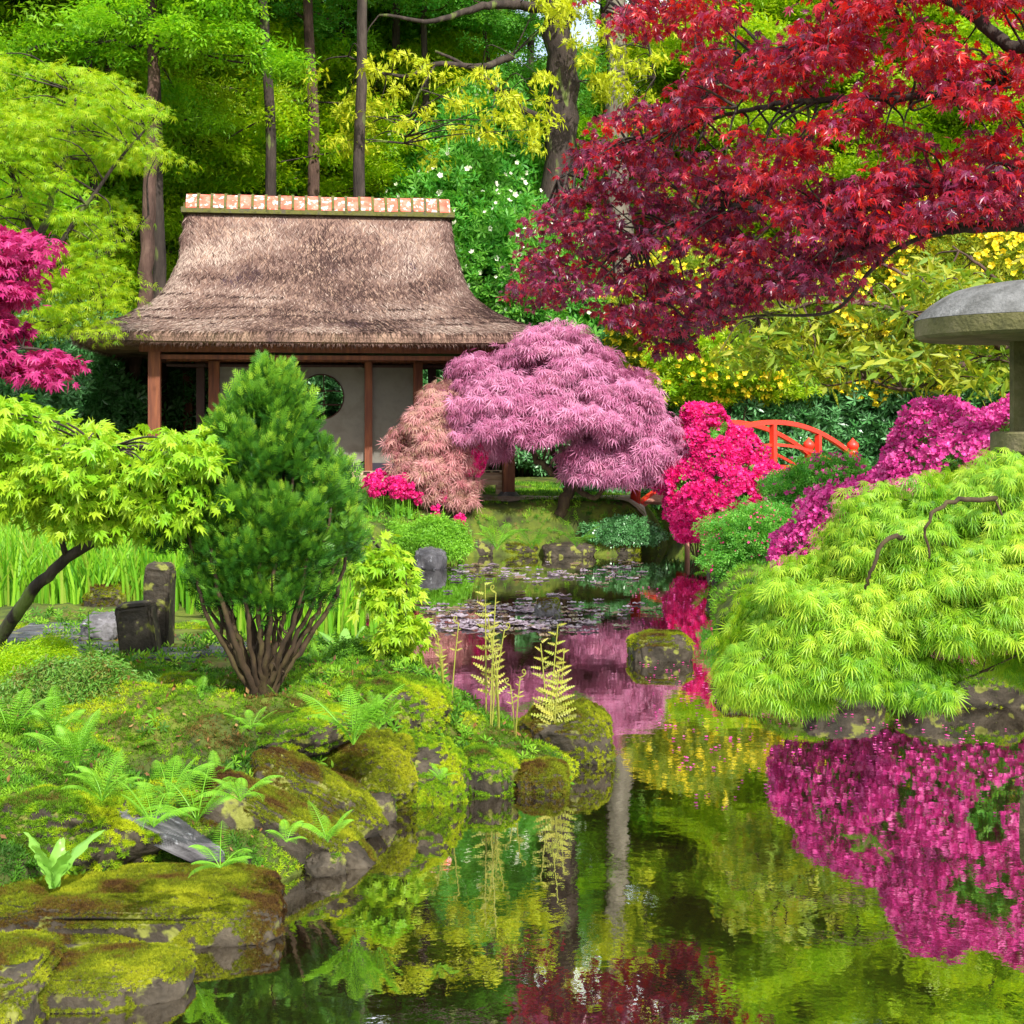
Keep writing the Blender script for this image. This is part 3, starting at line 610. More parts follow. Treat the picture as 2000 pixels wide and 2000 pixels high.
for i, (px, py, w_, h_, lb) in enumerate(((640, 1712, 80, 40, 'small wet stone below the slanting boulder'), (735, 1612, 80, 50, 'small dark stone at the foot of the rounded moss boulder'), (455, 1745, 90, 45, 'dark wet stone behind the broad mossy slab'), (800, 1572, 90, 45, 'dark stone at the foot of the steep mossy mound'))):
    prock(px, py, w_, h_, .14, lb, mat='rockb', rough=.35, moss='moss', thr=.5, dens=24000, msize=.02)
prock(1108, 1492, 185, 100, .26, 'mossy boulder with bare grey top on the tip of the spit', mat='rockb', moss='mossy', rough=.25, thr=.36, dens=26000, msize=.024, name='boulder', sink=.3)
prock(950, 1552, 120, 75, .2, 'low mossy rock under the tall young ferns', mat='rockb', moss='moss', rough=.3, thr=.3, dens=26000, name='boulder')
prock(1060, 1550, 110, 45, .2, 'small mossy rock at the waterline before the spit boulder', mat='rockb', moss='mossy', rough=.3, thr=.3, dens=26000, name='boulder')
prock(885, 1556, 90, 70, .2, 'small mossy rock left of the young ferns', mat='rockb', moss='moss', rough=.3, thr=.3, dens=26000, name='boulder')
prock(1288, 1292, 128, 50, .26, 'square moss topped rock standing alone in the pond', mat='rockb', moss='mossy', rough=.2, square=.75, thr=.44, dens=26000, msize=.022, sink=.5, name='boulder', zmin=.1)
prock(1070, 1208, 52, 36, .14, 'small grey stone among the lily pads', mat='rock', moss='mossy', rough=.3, thr=.6, name='rock', dens=9000)
prock(840, 1112, 62, 44, .25, 'blocky grey stone at the foot of the far bank shrub', mat='rock', rough=.3, square=.8, name='rock')
prock(1010, 1084, 110, 26, .35, 'low brown mossy rock on the far waterline, left one', mat='rockb', moss='mossy', dens=4000, msize=.05, name='rock')
prock(935, 1086, 70, 34, .3, 'dark brown rock at the left end of the far waterline', mat='rockb', rough=.3, name='rock')
prock(1210, 1084, 90, 30, .3, 'dark rock at the right end of the far waterline', mat='rockb', moss='mossy', dens=4000, msize=.05, rough=.3, name='rock')
prock(1110, 1088, 110, 26, .3, 'flat dark rock on the far waterline under the pink maple', mat='rockb', rough=.2, name='rock')
prock(1415, 1160, 70, 60, .4, 'mossy rock on the right bank below the green azalea', mat='rockb', moss='mossy', dens=6000, msize=.04, name='rock')
prock(1465, 1357, 140, 45, .3, 'flat wet rock under the left tip of the lime maple', mat='rockb', moss='mossy', thr=.5, dens=12000, rough=.15, square=1, name='rock')
prock(1640, 1378, 170, 70, .3, 'dark rock in shade below the lime maple', mat='rockb', rough=.3, name='rock')
prock(1880, 1382, 260, 80, .35, 'long mossy rock on the right bank beneath the lime maple', mat='rockb', moss='moss', thr=.45, dens=12000, name='rock')
# upright stones left
def leaning(px0, px1, top, bot, d, depth, label, mat='rockb', skew=0.):
    g_ = Z(bot, d); b = (X((px0 + px1) / 2, d), d + depth, g_ + (Z(top, d) - g_) / 2 - .05); h = ((px1 - px0) * d / F / 2, depth, (Z(top, d) - g_) / 2 + .05)
    return rock(b, h, label, mat=mat, rough=.1, square=1.4, name='standing_stone', cat='stone', tilt=skew)
leaning(278, 328, 1105, 1275, 10.8, .12, 'tall upright split brown stone beside the slate path', skew=-.03)
leaning(228, 300, 1180, 1272, 10.5, .1, 'shorter brown stone leaning on the tall upright one', skew=.12)
prock(215, 1195, 90, 50, .2, 'moss capped boulder behind the upright stones', z=.36, mat='rockb', moss='mossy', thr=.2, dens=14000, name='boulder')
prock(200, 1250, 80, 50, .15, 'grey white speckled rock at the left foot of the upright stones', z=.36, mat='rock', rough=.3, name='rock')
prock(0, 1180, 50, 55, .2, 'dark blue rock at the left edge by the irises', z=.36, mat='rock', rough=.2, name='rock')
for i, (px, py, w_) in enumerate(((60, 1240, 210), (210, 1262, 200), (330, 1272, 130), (20, 1268, 160), (120, 1222, 150), (440, 1262, 90))):
    b = at(px, py, .40)
    rock((b[0], b[1], .365), (w_ * b[1] / F / 2, .26, .03), ['blue grey slate paving slab at the far left of the path', 'blue grey slate slab before the upright stones', 'small slate slab right of the upright stones', 'slate slab nearest the left edge', 'slate slab farthest back on the path', 'small slate slab left of the conifer stems'][i], mat='slate', rough=.1, square=1.4, name='paving_slab', cat='slab')

# ------------------------------------------------------------------ moss and ground cover on the near bank (uncountable)
def ground_scatter(n, x0, x1, y0, y1, cond=None, exclude=None):
    x = rng.uniform(x0, x1, n); y = np.sqrt(rng.uniform(y0 ** 1.0, y1 ** 1.0, n)) ** 2; s = pond_sd(x, y); k = s > -.02
    if cond is not None: k &= cond(x, y, s)
    x, y = x[k], y[k]; z = height(x, y); e = .03
    zx = height(x + e, y); zy = height(x, y + e); nn = nrm(np.stack([-(zx - z) / e, -(zy - z) / e, np.ones_like(z)], -1))
    return np.stack([x, y, z], -1), nn
mo = MB(); p, nn = ground_scatter(260000, -4.2, .6, 4.9, 12.2, lambda x, y, s: (x > -y * .38) & ~((y > 10.15) & (y < 11.9) & (x < -1.95)) & (rng.random(len(x)) < 1.25 - y * .07))
sel = fbm(p * 1.3 + 9, 3) > .5; moss_add(mo, p[~sel], nn[~sel], .034); mo.build('moss_carpet', M['moss'], kind='stuff')
mo = MB(); moss_add(mo, p[sel], nn[sel] + np.array([0, 0, .5]), .045); mo.build('ground_cover', M['cover'], kind='stuff')
# far and right banks
mo = MB(); p, nn = ground_scatter(70000, -9, 9, 13.5, 30, lambda x, y, s: (abs(x) < y * .42) & ((y > 21) | (x < -1) | (x > 1.5)) & (fbm(np.stack([x * .9, y * .9, x * 0 + 5], -1), 3) > .46)); moss_add(mo, p, nn, .10); mo.build('bank_moss', M['cover'], kind='stuff')
mo = MB(); p, nn = ground_scatter(26000, 1.5, 5.5, 10.4, 14, None); moss_add(mo, p, nn, .05); mo.build('right_bank_moss', M['moss'], kind='stuff')
# leaf litter / small leaves among moss
mo = MB(); p, nn = ground_scatter(9000, -4.2, .6, 5.2, 12.5, lambda x, y, s: (x > -y * .38) & (fbm(np.stack([x * 1.7, y * 1.7, x * 0 + 3], -1), 2) > .5))
mo.inst(T_WH, p + [0, 0, .03], frames(rdir(len(p)), nn + rng.normal(size=p.shape) * .3), rng.uniform(.05, .11, len(p))); mo.build('low_herbs', M['cover'], kind='stuff')

# irises
def blades(mb, base, h, w, lean=.2, seg=4, r=None, m=0):
    n = len(base); a = rng.uniform(0, 2 * np.pi, n); dirn = np.stack([np.cos(a), np.sin(a), a * 0], -1); sd = np.stack([-np.sin(a), np.cos(a), a * 0], -1)
    fc = rng.uniform(0, 2 * np.pi, n); sd = np.stack([np.cos(fc), np.sin(fc), fc * 0], -1)
    L = rng.normal(size=(n, 1)) * lean; vs = []
    for k in range(seg + 1):
        t = k / seg; wt = w * (1 - t ** 2.2) + .0005; c = base + np.stack([a * 0, a * 0, h * t], -1) + dirn * L * (h[:, None]) * t * t
        vs += [c - sd * wt / 2, c + sd * wt / 2]
    v = np.stack(vs, 1); b = np.arange(n)[:, None] * (2 * seg + 2)
    q = np.concatenate([b + np.array([2 * k, 2 * k + 1, 2 * k + 3, 2 * k + 2]) for k in range(seg)], 0)
    mb.raw(v.reshape(-1, 3), q, r=np.repeat(rng.random(n) if r is None else r, 2 * seg + 2), m=m)
ib = MB(); q = sample_poly([(-5.6, 13.0), (-3.4, 13.0), (-2.0, 13.1), (-2.2, 16.5), (-5.9, 16.5)], 5200); z = height(q[:, 0], q[:, 1]); ok = pond_sd(q[:, 0], q[:, 1]) > -.1
q, z = q[ok], z[ok]; blades(ib, np.column_stack([q, z]), rng.uniform(.35, .9, len(q)), .026, .4); ib.build('iris_bed', M['iris'], kind='stuff')
ib = MB(); q = sample_poly([(-2.2, 11.3), (-1.0, 11.6), (-1.2, 12.8), (-2.6, 13.0)], 500); z = height(q[:, 0], q[:, 1]); blades(ib, np.column_stack([q, z]), rng.uniform(.3, .6, len(q)), .028, .25); ib.build('bank_grass', M['iris'], kind='stuff')
# path at the pavilion
m = MB(); gx_, gy_ = np.meshgrid(np.linspace(-1.3, 2.2, 36), np.linspace(23.0, 24.6, 20)); hh = height(gx_.ravel(), gy_.ravel()) + .03
ii, jj = np.meshgrid(np.arange(19), np.arange(35), indexing='ij'); k0 = (ii * 36 + jj).ravel(); m.raw(np.stack([gx_.ravel(), gy_.ravel(), hh], -1), np.stack([k0, k0 + 1, k0 + 37, k0 + 36], -1)); m.build('path', M['cobble'], kind='structure')

# ------------------------------------------------------------------ the dark green conifer
CD = 8.5; cb = np.array([X(512, CD), CD, 0.]); cb[2] = gz(cb[0], cb[1]) - .02; sC = CD / F
con = empty('conifer', cb, 'dark green bushy conifer with many bare stems on the mossy bank', 'conifer')
def cw(px, py, dd=0.): return np.array([X(px, CD) + 0, CD + dd, Z(py, CD)]) - cb
st = MB(); stems = []
tips = [(350, 1000, .1), (375, 960, -.25), (405, 1000, .2), (440, 940, -.2), (470, 900, .1), (505, 850, -.05), (520, 800, .05), (545, 880, .2), (580, 930, -.15), (615, 970, .15), (650, 990, -.1), (690, 1010, .1), (560, 1000, -.3), (430, 1040, -.3), (620, 1040, -.28), (395, 1060, -.1), (460, 1000, .25), (530, 980, -.3), (600, 1010, .28), (665, 1060, .05), (490, 1040, -.32)]
for i, (tx, ty, dd) in enumerate(tips):
    bx = 512 + (tx - 512) * .16; mx_ = 512 + (tx - 512) * .78
    pts = [cw(bx * .5 + 512 * .5, 1390, dd * .1), cw(bx, 1340, dd * .25), cw(512 + (tx - 512) * .45, 1260, dd * .6), cw(mx_ + random.uniform(-6, 6), 1160, dd * .9), cw(tx, ty, dd)]
    stems.append(limb(st, pts, random.uniform(.018, .034), .008, 7, 6, .006))
st.tube(smooth_line([cw(512, 1400), cw(511, 1370), cw(512, 1325)], 4), [.1] * 5 + [.085] * 3 + [.05], 9) if False else limb(st, [cw(514, 1400), cw(510, 1360), cw(512, 1310)], .085, .05, 10, 5, .003)
for k in range(22):
    s = stems[random.randrange(len(stems))]; a = s[random.randint(8, 18)]; b = a + rng.normal(size=3) * .09 + np.array([0, 0, .12]); limb(st, [a, (a + b) / 2 + rng.normal(size=3) * .01, b], .008, .003, 5, 3)
st.build('stem', M['stem'], con, smooth=True)
prof = np.array([(705, 4), (730, 22), (760, 46), (800, 78), (830, 110), (870, 135), (900, 152), (960, 182), (1010, 200), (1060, 200), (1100, 185), (1140, 162), (1175, 135)], float)
fl = MB(); nb = 430; ky = rng.uniform(0, 1, nb); py = 748 + (1172 - 748) * ky ** .8
rw = np.interp(py, prof[:, 0], prof[:, 1]); an = rng.uniform(0, 2 * np.pi, nb); rr = rw * (rng.random(nb) ** .30) * .84
lob = .58 + .76 * fbm(np.stack([np.cos(an) * 2.4, np.sin(an) * 2.4, py / 55], -1), 2) 
rr = rr * lob
bx = np.stack([rr * np.cos(an) * sC, rr * np.sin(an) * sC * .95, (1390 - py) * sC], -1); bx[:, 0] += (522 - 512) * sC; bx[:, 2] += Z(1390, CD) - cb[2]
outv = np.stack([np.cos(an), np.sin(an), an * 0], -1)
sp_ = []   # leader shoots
for (sx, y0, y1, k_) in ((520, 725, 800, 7), (468, 790, 850, 5), (575, 800, 870, 5), (425, 850, 900, 4), (628, 880, 930, 5), (660, 930, 980, 4), (380, 930, 980, 4), (500, 770, 830, 4), (545, 775, 830, 4)):
    for t_ in np.linspace(0, 1, k_): sp_.append([(sx - 512) * sC + rng.normal() * .008, rng.uniform(-.06, .06), (1390 - (y0 + (y1 - y0) * t_)) * sC + Z(1390, CD) - cb[2]])
sp_ = np.array(sp_); bx = np.vstack([bx, sp_]); outv = np.vstack([outv, rdir(len(sp_)) * [.4, .4, 0]]); nb += len(sp_)
n_per = 56; c = np.repeat(bx, n_per, 0); ov = np.repeat(outv, n_per, 0)
off = rdir(len(c)) * rng.random((len(c), 1)) ** .6 * .075 * np.repeat(np.where(np.arange(nb) >= nb - len(sp_), .55, rng.uniform(.6, 1.25, nb)), n_per)[:, None]; off[:, 2] = off[:, 2] * 1.5 + .02
d = off / .085 * .7 + ov * .55 + np.array([0, 0, .65]) + rng.normal(size=c.shape) * .25
nn = rng.normal(size=c.shape) * .6 + np.array([0, 0, .9])
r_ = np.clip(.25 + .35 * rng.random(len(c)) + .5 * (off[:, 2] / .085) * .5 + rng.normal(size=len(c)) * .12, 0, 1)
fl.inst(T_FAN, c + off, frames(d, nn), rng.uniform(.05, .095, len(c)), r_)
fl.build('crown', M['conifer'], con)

def scallop(u, M_, amp, sig=.42, vs=1.7):
    """cascade-like lobes on a unit sphere: 1 on lobe tops, deeper in the creases"""
    c = rdir(M_ * 3); c = c[c[:, 2] > -.5][:M_]; h = 1 + amp * rng.uniform(-.6, .9, len(c)) * .6
    sc_ = np.array([1, 1, vs]); d = np.linalg.norm((u[:, None] - c[None]) * sc_, axis=2)
    v = h[None] * (1 - amp + amp * np.exp(-(d / sig) ** 2)); return v.max(1)
# ------------------------------------------------------------------ dome shaped laceleaf maples
def dome_maple(name, base, cen, rad, label, mat, nb, per, lsize, limbs, tm=T_LACE5, zlow=-.5, group=None, lobes=.3, pad=.28, bark='stem', r0=.09, fill=1., cat='maple', thin=.86, trunkpts=None, flat=.6, droop=-.75, fscale=1.5, nlob=34, scal=.32, extra=(), ffreq=2.3):
    root = empty(name, base, label, cat, group); base = np.asarray(base, float); cen = np.asarray(cen, float); rad = np.asarray(rad, float)
    u = rdir(nb * 4); u = u[u[:, 2] > zlow][:nb]; sd = rng.random() * 30
    f = (rng.random(len(u)) ** .3); f = thin + (1 - thin) * f * 1.2 - .25 * (rng.random(len(u)) < .35)
    lb = (1 + lobes * (fbm(u * fscale + sd, 3) - .5) * 1.4) * scallop(u, nlob, scal) / (1 - scal * .35)
    lb = lb * np.where(rng.random(len(u)) < .06, rng.uniform(1, 1.12, len(u)), 1)
    bc_ = cen + u * rad * (f * lb)[:, None]; 
    for ec, er, en, ez in extra:
        v = rdir(en * 5); v = v[v[:, 2] > ez][:en]; l2 = (1 + lobes * (fbm(v * fscale + sd + 9, 3) - .5) * 1.4) * scallop(v, 16, scal) / (1 - scal * .35)
        bc_ = np.vstack([bc_, np.asarray(ec) + v * np.asarray(er) * (l2 * (thin + (1 - thin) * rng.random(len(v)) - .3 * (rng.random(len(v)) < .25)))[:, None]]); u = np.vstack([u, v])
    bc_[:, 2] = np.maximum(bc_[:, 2], base[2] + .05 if base[1] > 9 else .84 + .12 * rng.random(len(bc_)))
    tr = MB(); L = []
    for pts in limbs: L.append(limb(tr, [np.asarray(q) - base for q in pts], r0, r0 * .25, 8, 6, r0 * .25)); r0 = r0 * .8
    connect(tr, L, (bc_ - base)[::4], r0 * .35, .006, .05)
    tr.build('trunk', M[bark], root, smooth=True)
    cr = MB(); n = per; c = np.repeat(bc_, n, 0); uu = np.repeat(u, n, 0)
    off = rdir(len(c)) * rng.random((len(c), 1)) ** .5 * pad; off[:, 2] *= flat
    d = uu * np.array([.8, .8, .2]) + off / pad * .6 + rng.normal(size=c.shape) * .3; d[:, 2] += droop
    nn = uu * .8 + rng.normal(size=c.shape) * .35; nn[:, 2] += .5
    rv = np.clip(rng.random(len(c)) * .55 + .45 * fbm(c * ffreq + sd, 2) * 1.3 - .05, 0, 1)
    cr.inst(tm, c + off - base, frames(d, nn), lsize * rng.uniform(.5, 1.3, len(c)), rv); cr.build('crown', M[mat], root)
    return root
def dm(px, py, d): return P(px, py, d)
D1 = 22.9
b1 = dm(1092, 1010, 22.7)
dome_maple('laceleaf_maple', b1, dm(1068, 832, D1), (1.68, 1.4, 1.2), 'large mauve pink laceleaf maple spreading in front of the pavilion', 'pinklace', 620, 60, .15,
    [[b1, dm(1110, 950, 22.8), dm(1085, 900, 22.9), dm(1060, 830, 23)], [dm(1108, 960, 22.8), dm(1140, 930, 22.8), dm(1150, 880, 22.8), dm(1200, 800, 23)], [dm(1095, 930, 22.8), dm(1050, 900, 22.7), dm(1010, 850, 22.9), dm(950, 800, 22.9)], [dm(1120, 950, 22.8), dm(1160, 970, 22.5), dm(1200, 930, 22.6), dm(1270, 880, 22.8)]], lobes=.28, zlow=-.12, pad=.24, r0=.11, extra=[(dm(1250, 885, 22.4), (.55, .6, .68), 190, -.6), (dm(920, 850, 22.7), (.45, .5, .6), 110, -.5), (dm(1160, 900, 22.3), (.4, .4, .4), 70, -.5)])
b4 = dm(880, 1005, 22.3)
dome_maple('laceleaf_maple', b4, dm(855, 895, 22.4), (.56, .55, .92), 'salmon pink laceleaf maple at the corner of the deck', 'salmon', 300, 56, .135,
    [[b4, dm(870, 960, 22.4), dm(860, 900, 22.4), dm(850, 830, 22.4)]], lobes=.3, zlow=-.75, pad=.2, r0=.06)

# lime laceleaf maple (near right)
b5 = np.array([3.15, 6.9, gz(3.15, 6.9)])
dome_maple('laceleaf_maple', b5, P(1935, 1195, 6.6), (.74, .42, .58), 'lime green laceleaf maple overhanging the water from the right', 'lime', 600, 52, .060,
    [[b5, P(2230, 1180, 6.8), P(2080, 1090, 6.7), P(1960, 1060, 6.5), P(1815, 1062, 6.2), P(1740, 1052, 6.02), P(1700, 1110, 5.98), P(1690, 1150, 6.05)],
     [P(2230, 1180, 6.8), P(2100, 1040, 6.6), P(1990, 985, 6.4), P(1900, 975, 6.1), P(1835, 990, 6.0), P(1808, 1030, 5.97), P(1815, 1090, 6.0)],
     [P(2080, 1090, 6.7), P(1900, 1140, 6.5), P(1750, 1180, 6.3), P(1640, 1230, 6.2), P(1540, 1260, 6.2)], [P(2230, 1240, 6.8), P(2050, 1270, 6.6), P(1900, 1320, 6.4), P(1850, 1345, 6.3)]],
    tm=T_LACE, lobes=.3, zlow=-.2, pad=.10, r0=.022, flat=.5, droop=-.8, nlob=34, scal=.38, ffreq=2.2, thin=.72,
    extra=[(P(1600, 1265, 6.4), (.36, .34, .37), 300, -.5), (P(1750, 1150, 6.4), (.36, .32, .42), 240, -.4), (P(1490, 1330, 6.4), (.15, .2, .20), 80, -.6), (P(1770, 1320, 6.35), (.18, .2, .20), 80, -.6), (P(1560, 1370, 6.4), (.10, .14, .12), 40, -.8), (P(1950, 1200, 6.3), (.48, .3, .33), 160, -.4), (P(2130, 1250, 6.6), (.55, .45, .5), 140, -.5)])

# ------------------------------------------------------------------ shrubs
def shrub(name, cen, rad, label, leaf, bloom=None, nleaf=6000, nbloom=0, lsize=.1, bsize=.07, zlow=-.3, lobes=.25, tmL=T_WH, tmB=T_BLOOM, cat='shrub', shell=.55, group=None, fs=2.0, stemn=7, bl_clump=None, thr_=.47):
    cen = np.asarray(cen, float); rad = np.asarray(rad, float); base = np.array([cen[0], cen[1], max(gz(cen[0], cen[1]), 0)])
    root = empty(name, base, label, cat, group); sd = rng.random() * 40
    def pts(n, lo, hi, cl=0):
        u = rdir(int(n * 4)); u = u[u[:, 2] > zlow][:n]; global rng; sv = rng; rng = np.random.default_rng(int(sd * 1000)); sl_ = scallop(u, 26, .3, .45, 1.2) / .9; rng = sv; lb = (1 + lobes * (fbm(u * fs + sd, 3) - .5) * 1.5) * sl_
        if cl: k = fbm(u * cl + sd * 2, 2) > thr_; u, lb = u[k], lb[k]
        f = lo + (hi - lo) * rng.random(len(u)) ** .6
        return cen + u * rad * (lb * f)[:, None], u
    sm = MB()
    for i in range(stemn):
        u = rdir(1)[0]; u[2] = abs(u[2]) * .6 + .3; tip = cen + u * rad * .7; a = base + np.array([u[0], u[1], 0]) * .12 * rad[0]
        limb(sm, [a - base, (a + tip) / 2 - base + rng.normal(size=3) * .05 * rad[0], tip - base], .02 * max(rad[0], .6), .006, 5, 4, .01)
    sm.build('stem', M['stem'], root, smooth=True)
    p, u = pts(nleaf, shell, 1.0); lf = MB(); nn = u * .7 + np.array([0, 0, .5]) + rng.normal(size=p.shape) * .5
    rv = np.clip(.6 * rng.random(len(p)) + .5 * fbm(p * 1.7 + sd, 2) - .05, 0, 1)
    lf.inst(tmL, p - base, frames(u + rng.normal(size=p.shape) * .7, nn), lsize * rng.uniform(.7, 1.3, len(p)), rv); lf.build('foliage', M[leaf], root)
    if bloom:
        p, u = pts(nbloom, .93, 1.05, bl_clump or 0); bm_ = MB(); bm_.inst(tmB, p - base, frames(rdir(len(p)), u + rng.normal(size=p.shape) * .45), bsize * rng.uniform(.75, 1.25, len(p))); bm_.build('blossom', M[bloom], root)
    return root
# hot pink azalea by the bridge
shrub('azalea', P(1405, 950, 22.0) , (.84, .65, .86), 'hot pink flowering azalea in front of the red bridge', 'emerald', 'hotpink', 5000, 17000, .12, .085, zlow=-.85, lobes=.55, cat='azalea', bl_clump=5, thr_=.36, fs=2.6)
shrub('azalea', P(1372, 835, 23.3), (.36, .4, .36), 'small hot pink azalea at the left end of the bridge rail', 'emerald', 'hotpink', 800, 3500, .12, .095, zlow=-.7, cat='azalea')
shrub('azalea', P(1362, 1022, 21.6), (.40, .4, .36), 'hot pink azalea spilling low over the bridge piles', 'emerald', 'hotpink', 900, 3500, .12, .09, zlow=-.7, cat='azalea')
shrub('azalea', P(918, 890, 22.35), (.24, .25, .38), 'crimson azalea peeping between the laceleaf maples', 'emerald', 'hotpink', 500, 1100, .1, .09, zlow=-.8, cat='azalea')
shrub('azalea', P(1610, 985, 18.5), (.74, .8, .56), 'green azalea bush with few purple flowers left of the purple one', 'emerald', 'purple', 12000, 700, .10, .07, zlow=-.7, lobes=.6, fs=2.6, cat='azalea', bl_clump=2.2, tmL=T_CL)
shrub('azalea', P(1500, 1070, 17.2), (.66, .6, .56), 'low green azalea with red new growth on the right bank', 'emerald', 'hotpink', 8000, 500, .09, .03, zlow=-.7, lobes=.6, fs=2.8, cat='azalea', tmL=T_CL)
shrub('azalea', P(1960, 1120, 11.75), (1.62, 1.0, 1.40), 'large purple pink azalea hanging to the water behind the lime maple', 'emerald', 'purple', 15000, 46000, .08, .052, zlow=-.75, lobes=.3, cat='azalea', bl_clump=6, thr_=.36, fs=2.4)
shrub('azalea', P(1545, 1075, 12.2), (.16, .14, .2), 'tiny purple azalea showing above the lime maple', 'emerald', 'purple', 300, 500, .06, .06, zlow=-.8, cat='azalea')
# far bank greenery
shrub('shrub', P(845, 1062, 20.8), (.5, .45, .32), 'low bright green shrub on the far bank above the grey stone', 'fern', None, 5200, 0, .12, zlow=-.6, tmL=T_CLN)
shrub('shrub', P(750, 1062, 21.0), (.6, .4, .27), 'pale green mounded shrub left on the far bank', 'fern', None, 4200, 0, .12, zlow=-.6, tmL=T_CLN)
shrub('shrub', P(1215, 1045, 22.4), (.6, .3, .24), 'dark green low shrub under the large pink maple', 'dark', None, 1800, 0, .12, zlow=-.5, tmL=T_CL)
shrub('shrub', P(1240, 955, 26.5), (1.3, .9, .6), 'dark green evergreen bush behind the pink maple trunk', 'dark', None, 4200, 0, .2, zlow=-.5, tmL=T_WH)
# heath shrub near left
shrub('heath_bush', P(150, 1385, 8.0), (.42, .4, .26), 'feathery heath bush with red brown twigs on the near left bank', 'heath', None, 5500, 0, .07, zlow=-.3, tmL=T_CLN, lobes=.4, cat='shrub')
shrub('heath_bush', P(60, 1330, 8.8), (.35, .4, .22), 'small feathery green bush at the left edge behind the heath', 'green2', None, 3800, 0, .06, zlow=-.3, tmL=T_CLN, lobes=.4, cat='shrub')
shrub('heath_bush', P(690, 1310, 9.6), (.22, .25, .18), 'small wispy green bush right of the conifer stems', 'cover', None, 2500, 0, .06, zlow=-.3, tmL=T_CLN, lobes=.4, cat='shrub')
# dark rhododendrons behind the pavilion
rh = [(60, 780, 27, 1.9, 1.6), (220, 790, 30, 2.2, 1.8), (370, 770, 31.5, 2.0, 2.0), (520, 770, 33, 2.2, 2.2), (680, 770, 33, 2.2, 2.2), (850, 770, 33.5, 2.2, 2.2), (1010, 740, 33, 2.2, 2.4), (-80, 760, 25, 1.8, 2.0), (1150, 780, 33, 2.3, 2.1)]
rl_ = ['dark rhododendron at the left edge under the magenta maple', 'dark rhododendron around the leaning trunk', 'dark rhododendron seen between the left pavilion posts', 'dark rhododendron behind the left plaster wall', 'dark rhododendron seen through the round window', 'dark rhododendron behind the right plaster wall', 'dark rhododendron at the right eave of the pavilion', 'dark rhododendron just outside the left edge', 'dark rhododendron behind the large pink maple']
for i, (px, py, d, rx, rzz) in enumerate(rh):
    c = P(px, py, d); shrub('rhododendron', c, (rx, 1.2, rzz), rl_[i], 'dark', None, 5200, 0, .30, zlow=-.85, cat='rhododendron', lobes=.3, group='rhododendrons behind the pavilion', tmL=T_WH)
# yellow azaleas right
ya = [(1420, 720, 29.5, 1.7, 1.0), (1560, 640, 31, 2.2, 1.7), (1760, 610, 29.5, 2.3, 2.1), (1950, 600, 28.5, 2.2, 2.2), (1340, 640, 31, 1.8, 1.5)]
yl = ['yellow green azalea left of the bridge rail', 'tall yellow flowering azalea above the bridge', 'tallest yellow flowering azalea under the red maple', 'yellow flowering azalea behind the lantern cap', 'yellow azalea at the foot of the grey beech trunk']
for i, (px, py, d, rx, rzz) in enumerate(ya):
    shrub('yellow_azalea', P(px, py, d), (rx, 1.3, rzz), yl[i], 'cherry' if i else 'yg', 'yellow', 6500, [700, 3000, 3400, 2600, 800][i], .2, .14, zlow=-.9, cat='azalea', lobes=.4, bl_clump=1.8)
for i, (px, py, d) in enumerate(((1480, 860, 30), (1640, 850, 31), (1800, 850, 30), (1960, 850, 29))):
    shrub('rhododendron', P(px, py, d), (2.2, 1.2, 1.8), ['dark rhododendron behind the bridge rail', 'dark rhododendron behind the bridge end post', 'dark rhododendron behind the purple azalea', 'dark rhododendron behind the lantern post'][i], 'dark', None, 4000, 0, .3, zlow=-.6, cat='rhododendron', tmL=T_WH)

# ------------------------------------------------------------------ layered maples built from limbs and leaf pads
def pad_tree(name, base, limbs, pads, label, mat, per, lsize, prad, tm=T_MAPLE, bark='bark', r0=.1, flat=.28, cat='maple', down=-.35, outc=None, twr=.012, nup=1.2, jit=.45, rtop=.0, every=1, sag=.05, gx=0., gz_=0., g0_=0.):
    root = empty(name, base, label, cat); base = np.asarray(base, float); tr = MB(); L = []
    for pts, ra, rb_ in limbs: L.append(limb(tr, [np.asarray(q) - base for q in pts], ra, rb_, 8, 6, ra * .12))
    pads = np.asarray(pads) - base
    connect(tr, L, pads[::every], twr, .004, sag); tr.build('trunk', M[bark], root, smooth=True)
    cr = MB(); n = per; K = len(pads); c = np.repeat(pads, n, 0); pr = np.repeat(prad * rng.uniform(.6, 1.3, K), n)[:, None]
    off = rdir(K * n) * rng.random((K * n, 1)) ** .5; off[:, 2] = off[:, 2] * flat - .25 * (off[:, 0] ** 2 + off[:, 1] ** 2)
    d = off * .9 + rng.normal(size=off.shape) * jit; d[:, 2] += down
    if outc is not None: d += nrm(c - (np.asarray(outc) - base)) * .5
    nn = rng.normal(size=off.shape) * jit; nn[:, 2] += nup
    cc = c - pads.mean(0); rv = np.clip(.55 * rng.random(K * n) + .6 * fbm(c * 1.6, 3) - .08 + rtop * off[:, 2] + gx * cc[:, 0] + gz_ * cc[:, 2] + g0_, 0, 1)
    cr.inst(tm, c + off * pr, frames(d, nn), lsize * rng.uniform(.65, 1.2, K * n), rv); cr.build('crown', M[mat], root); return root
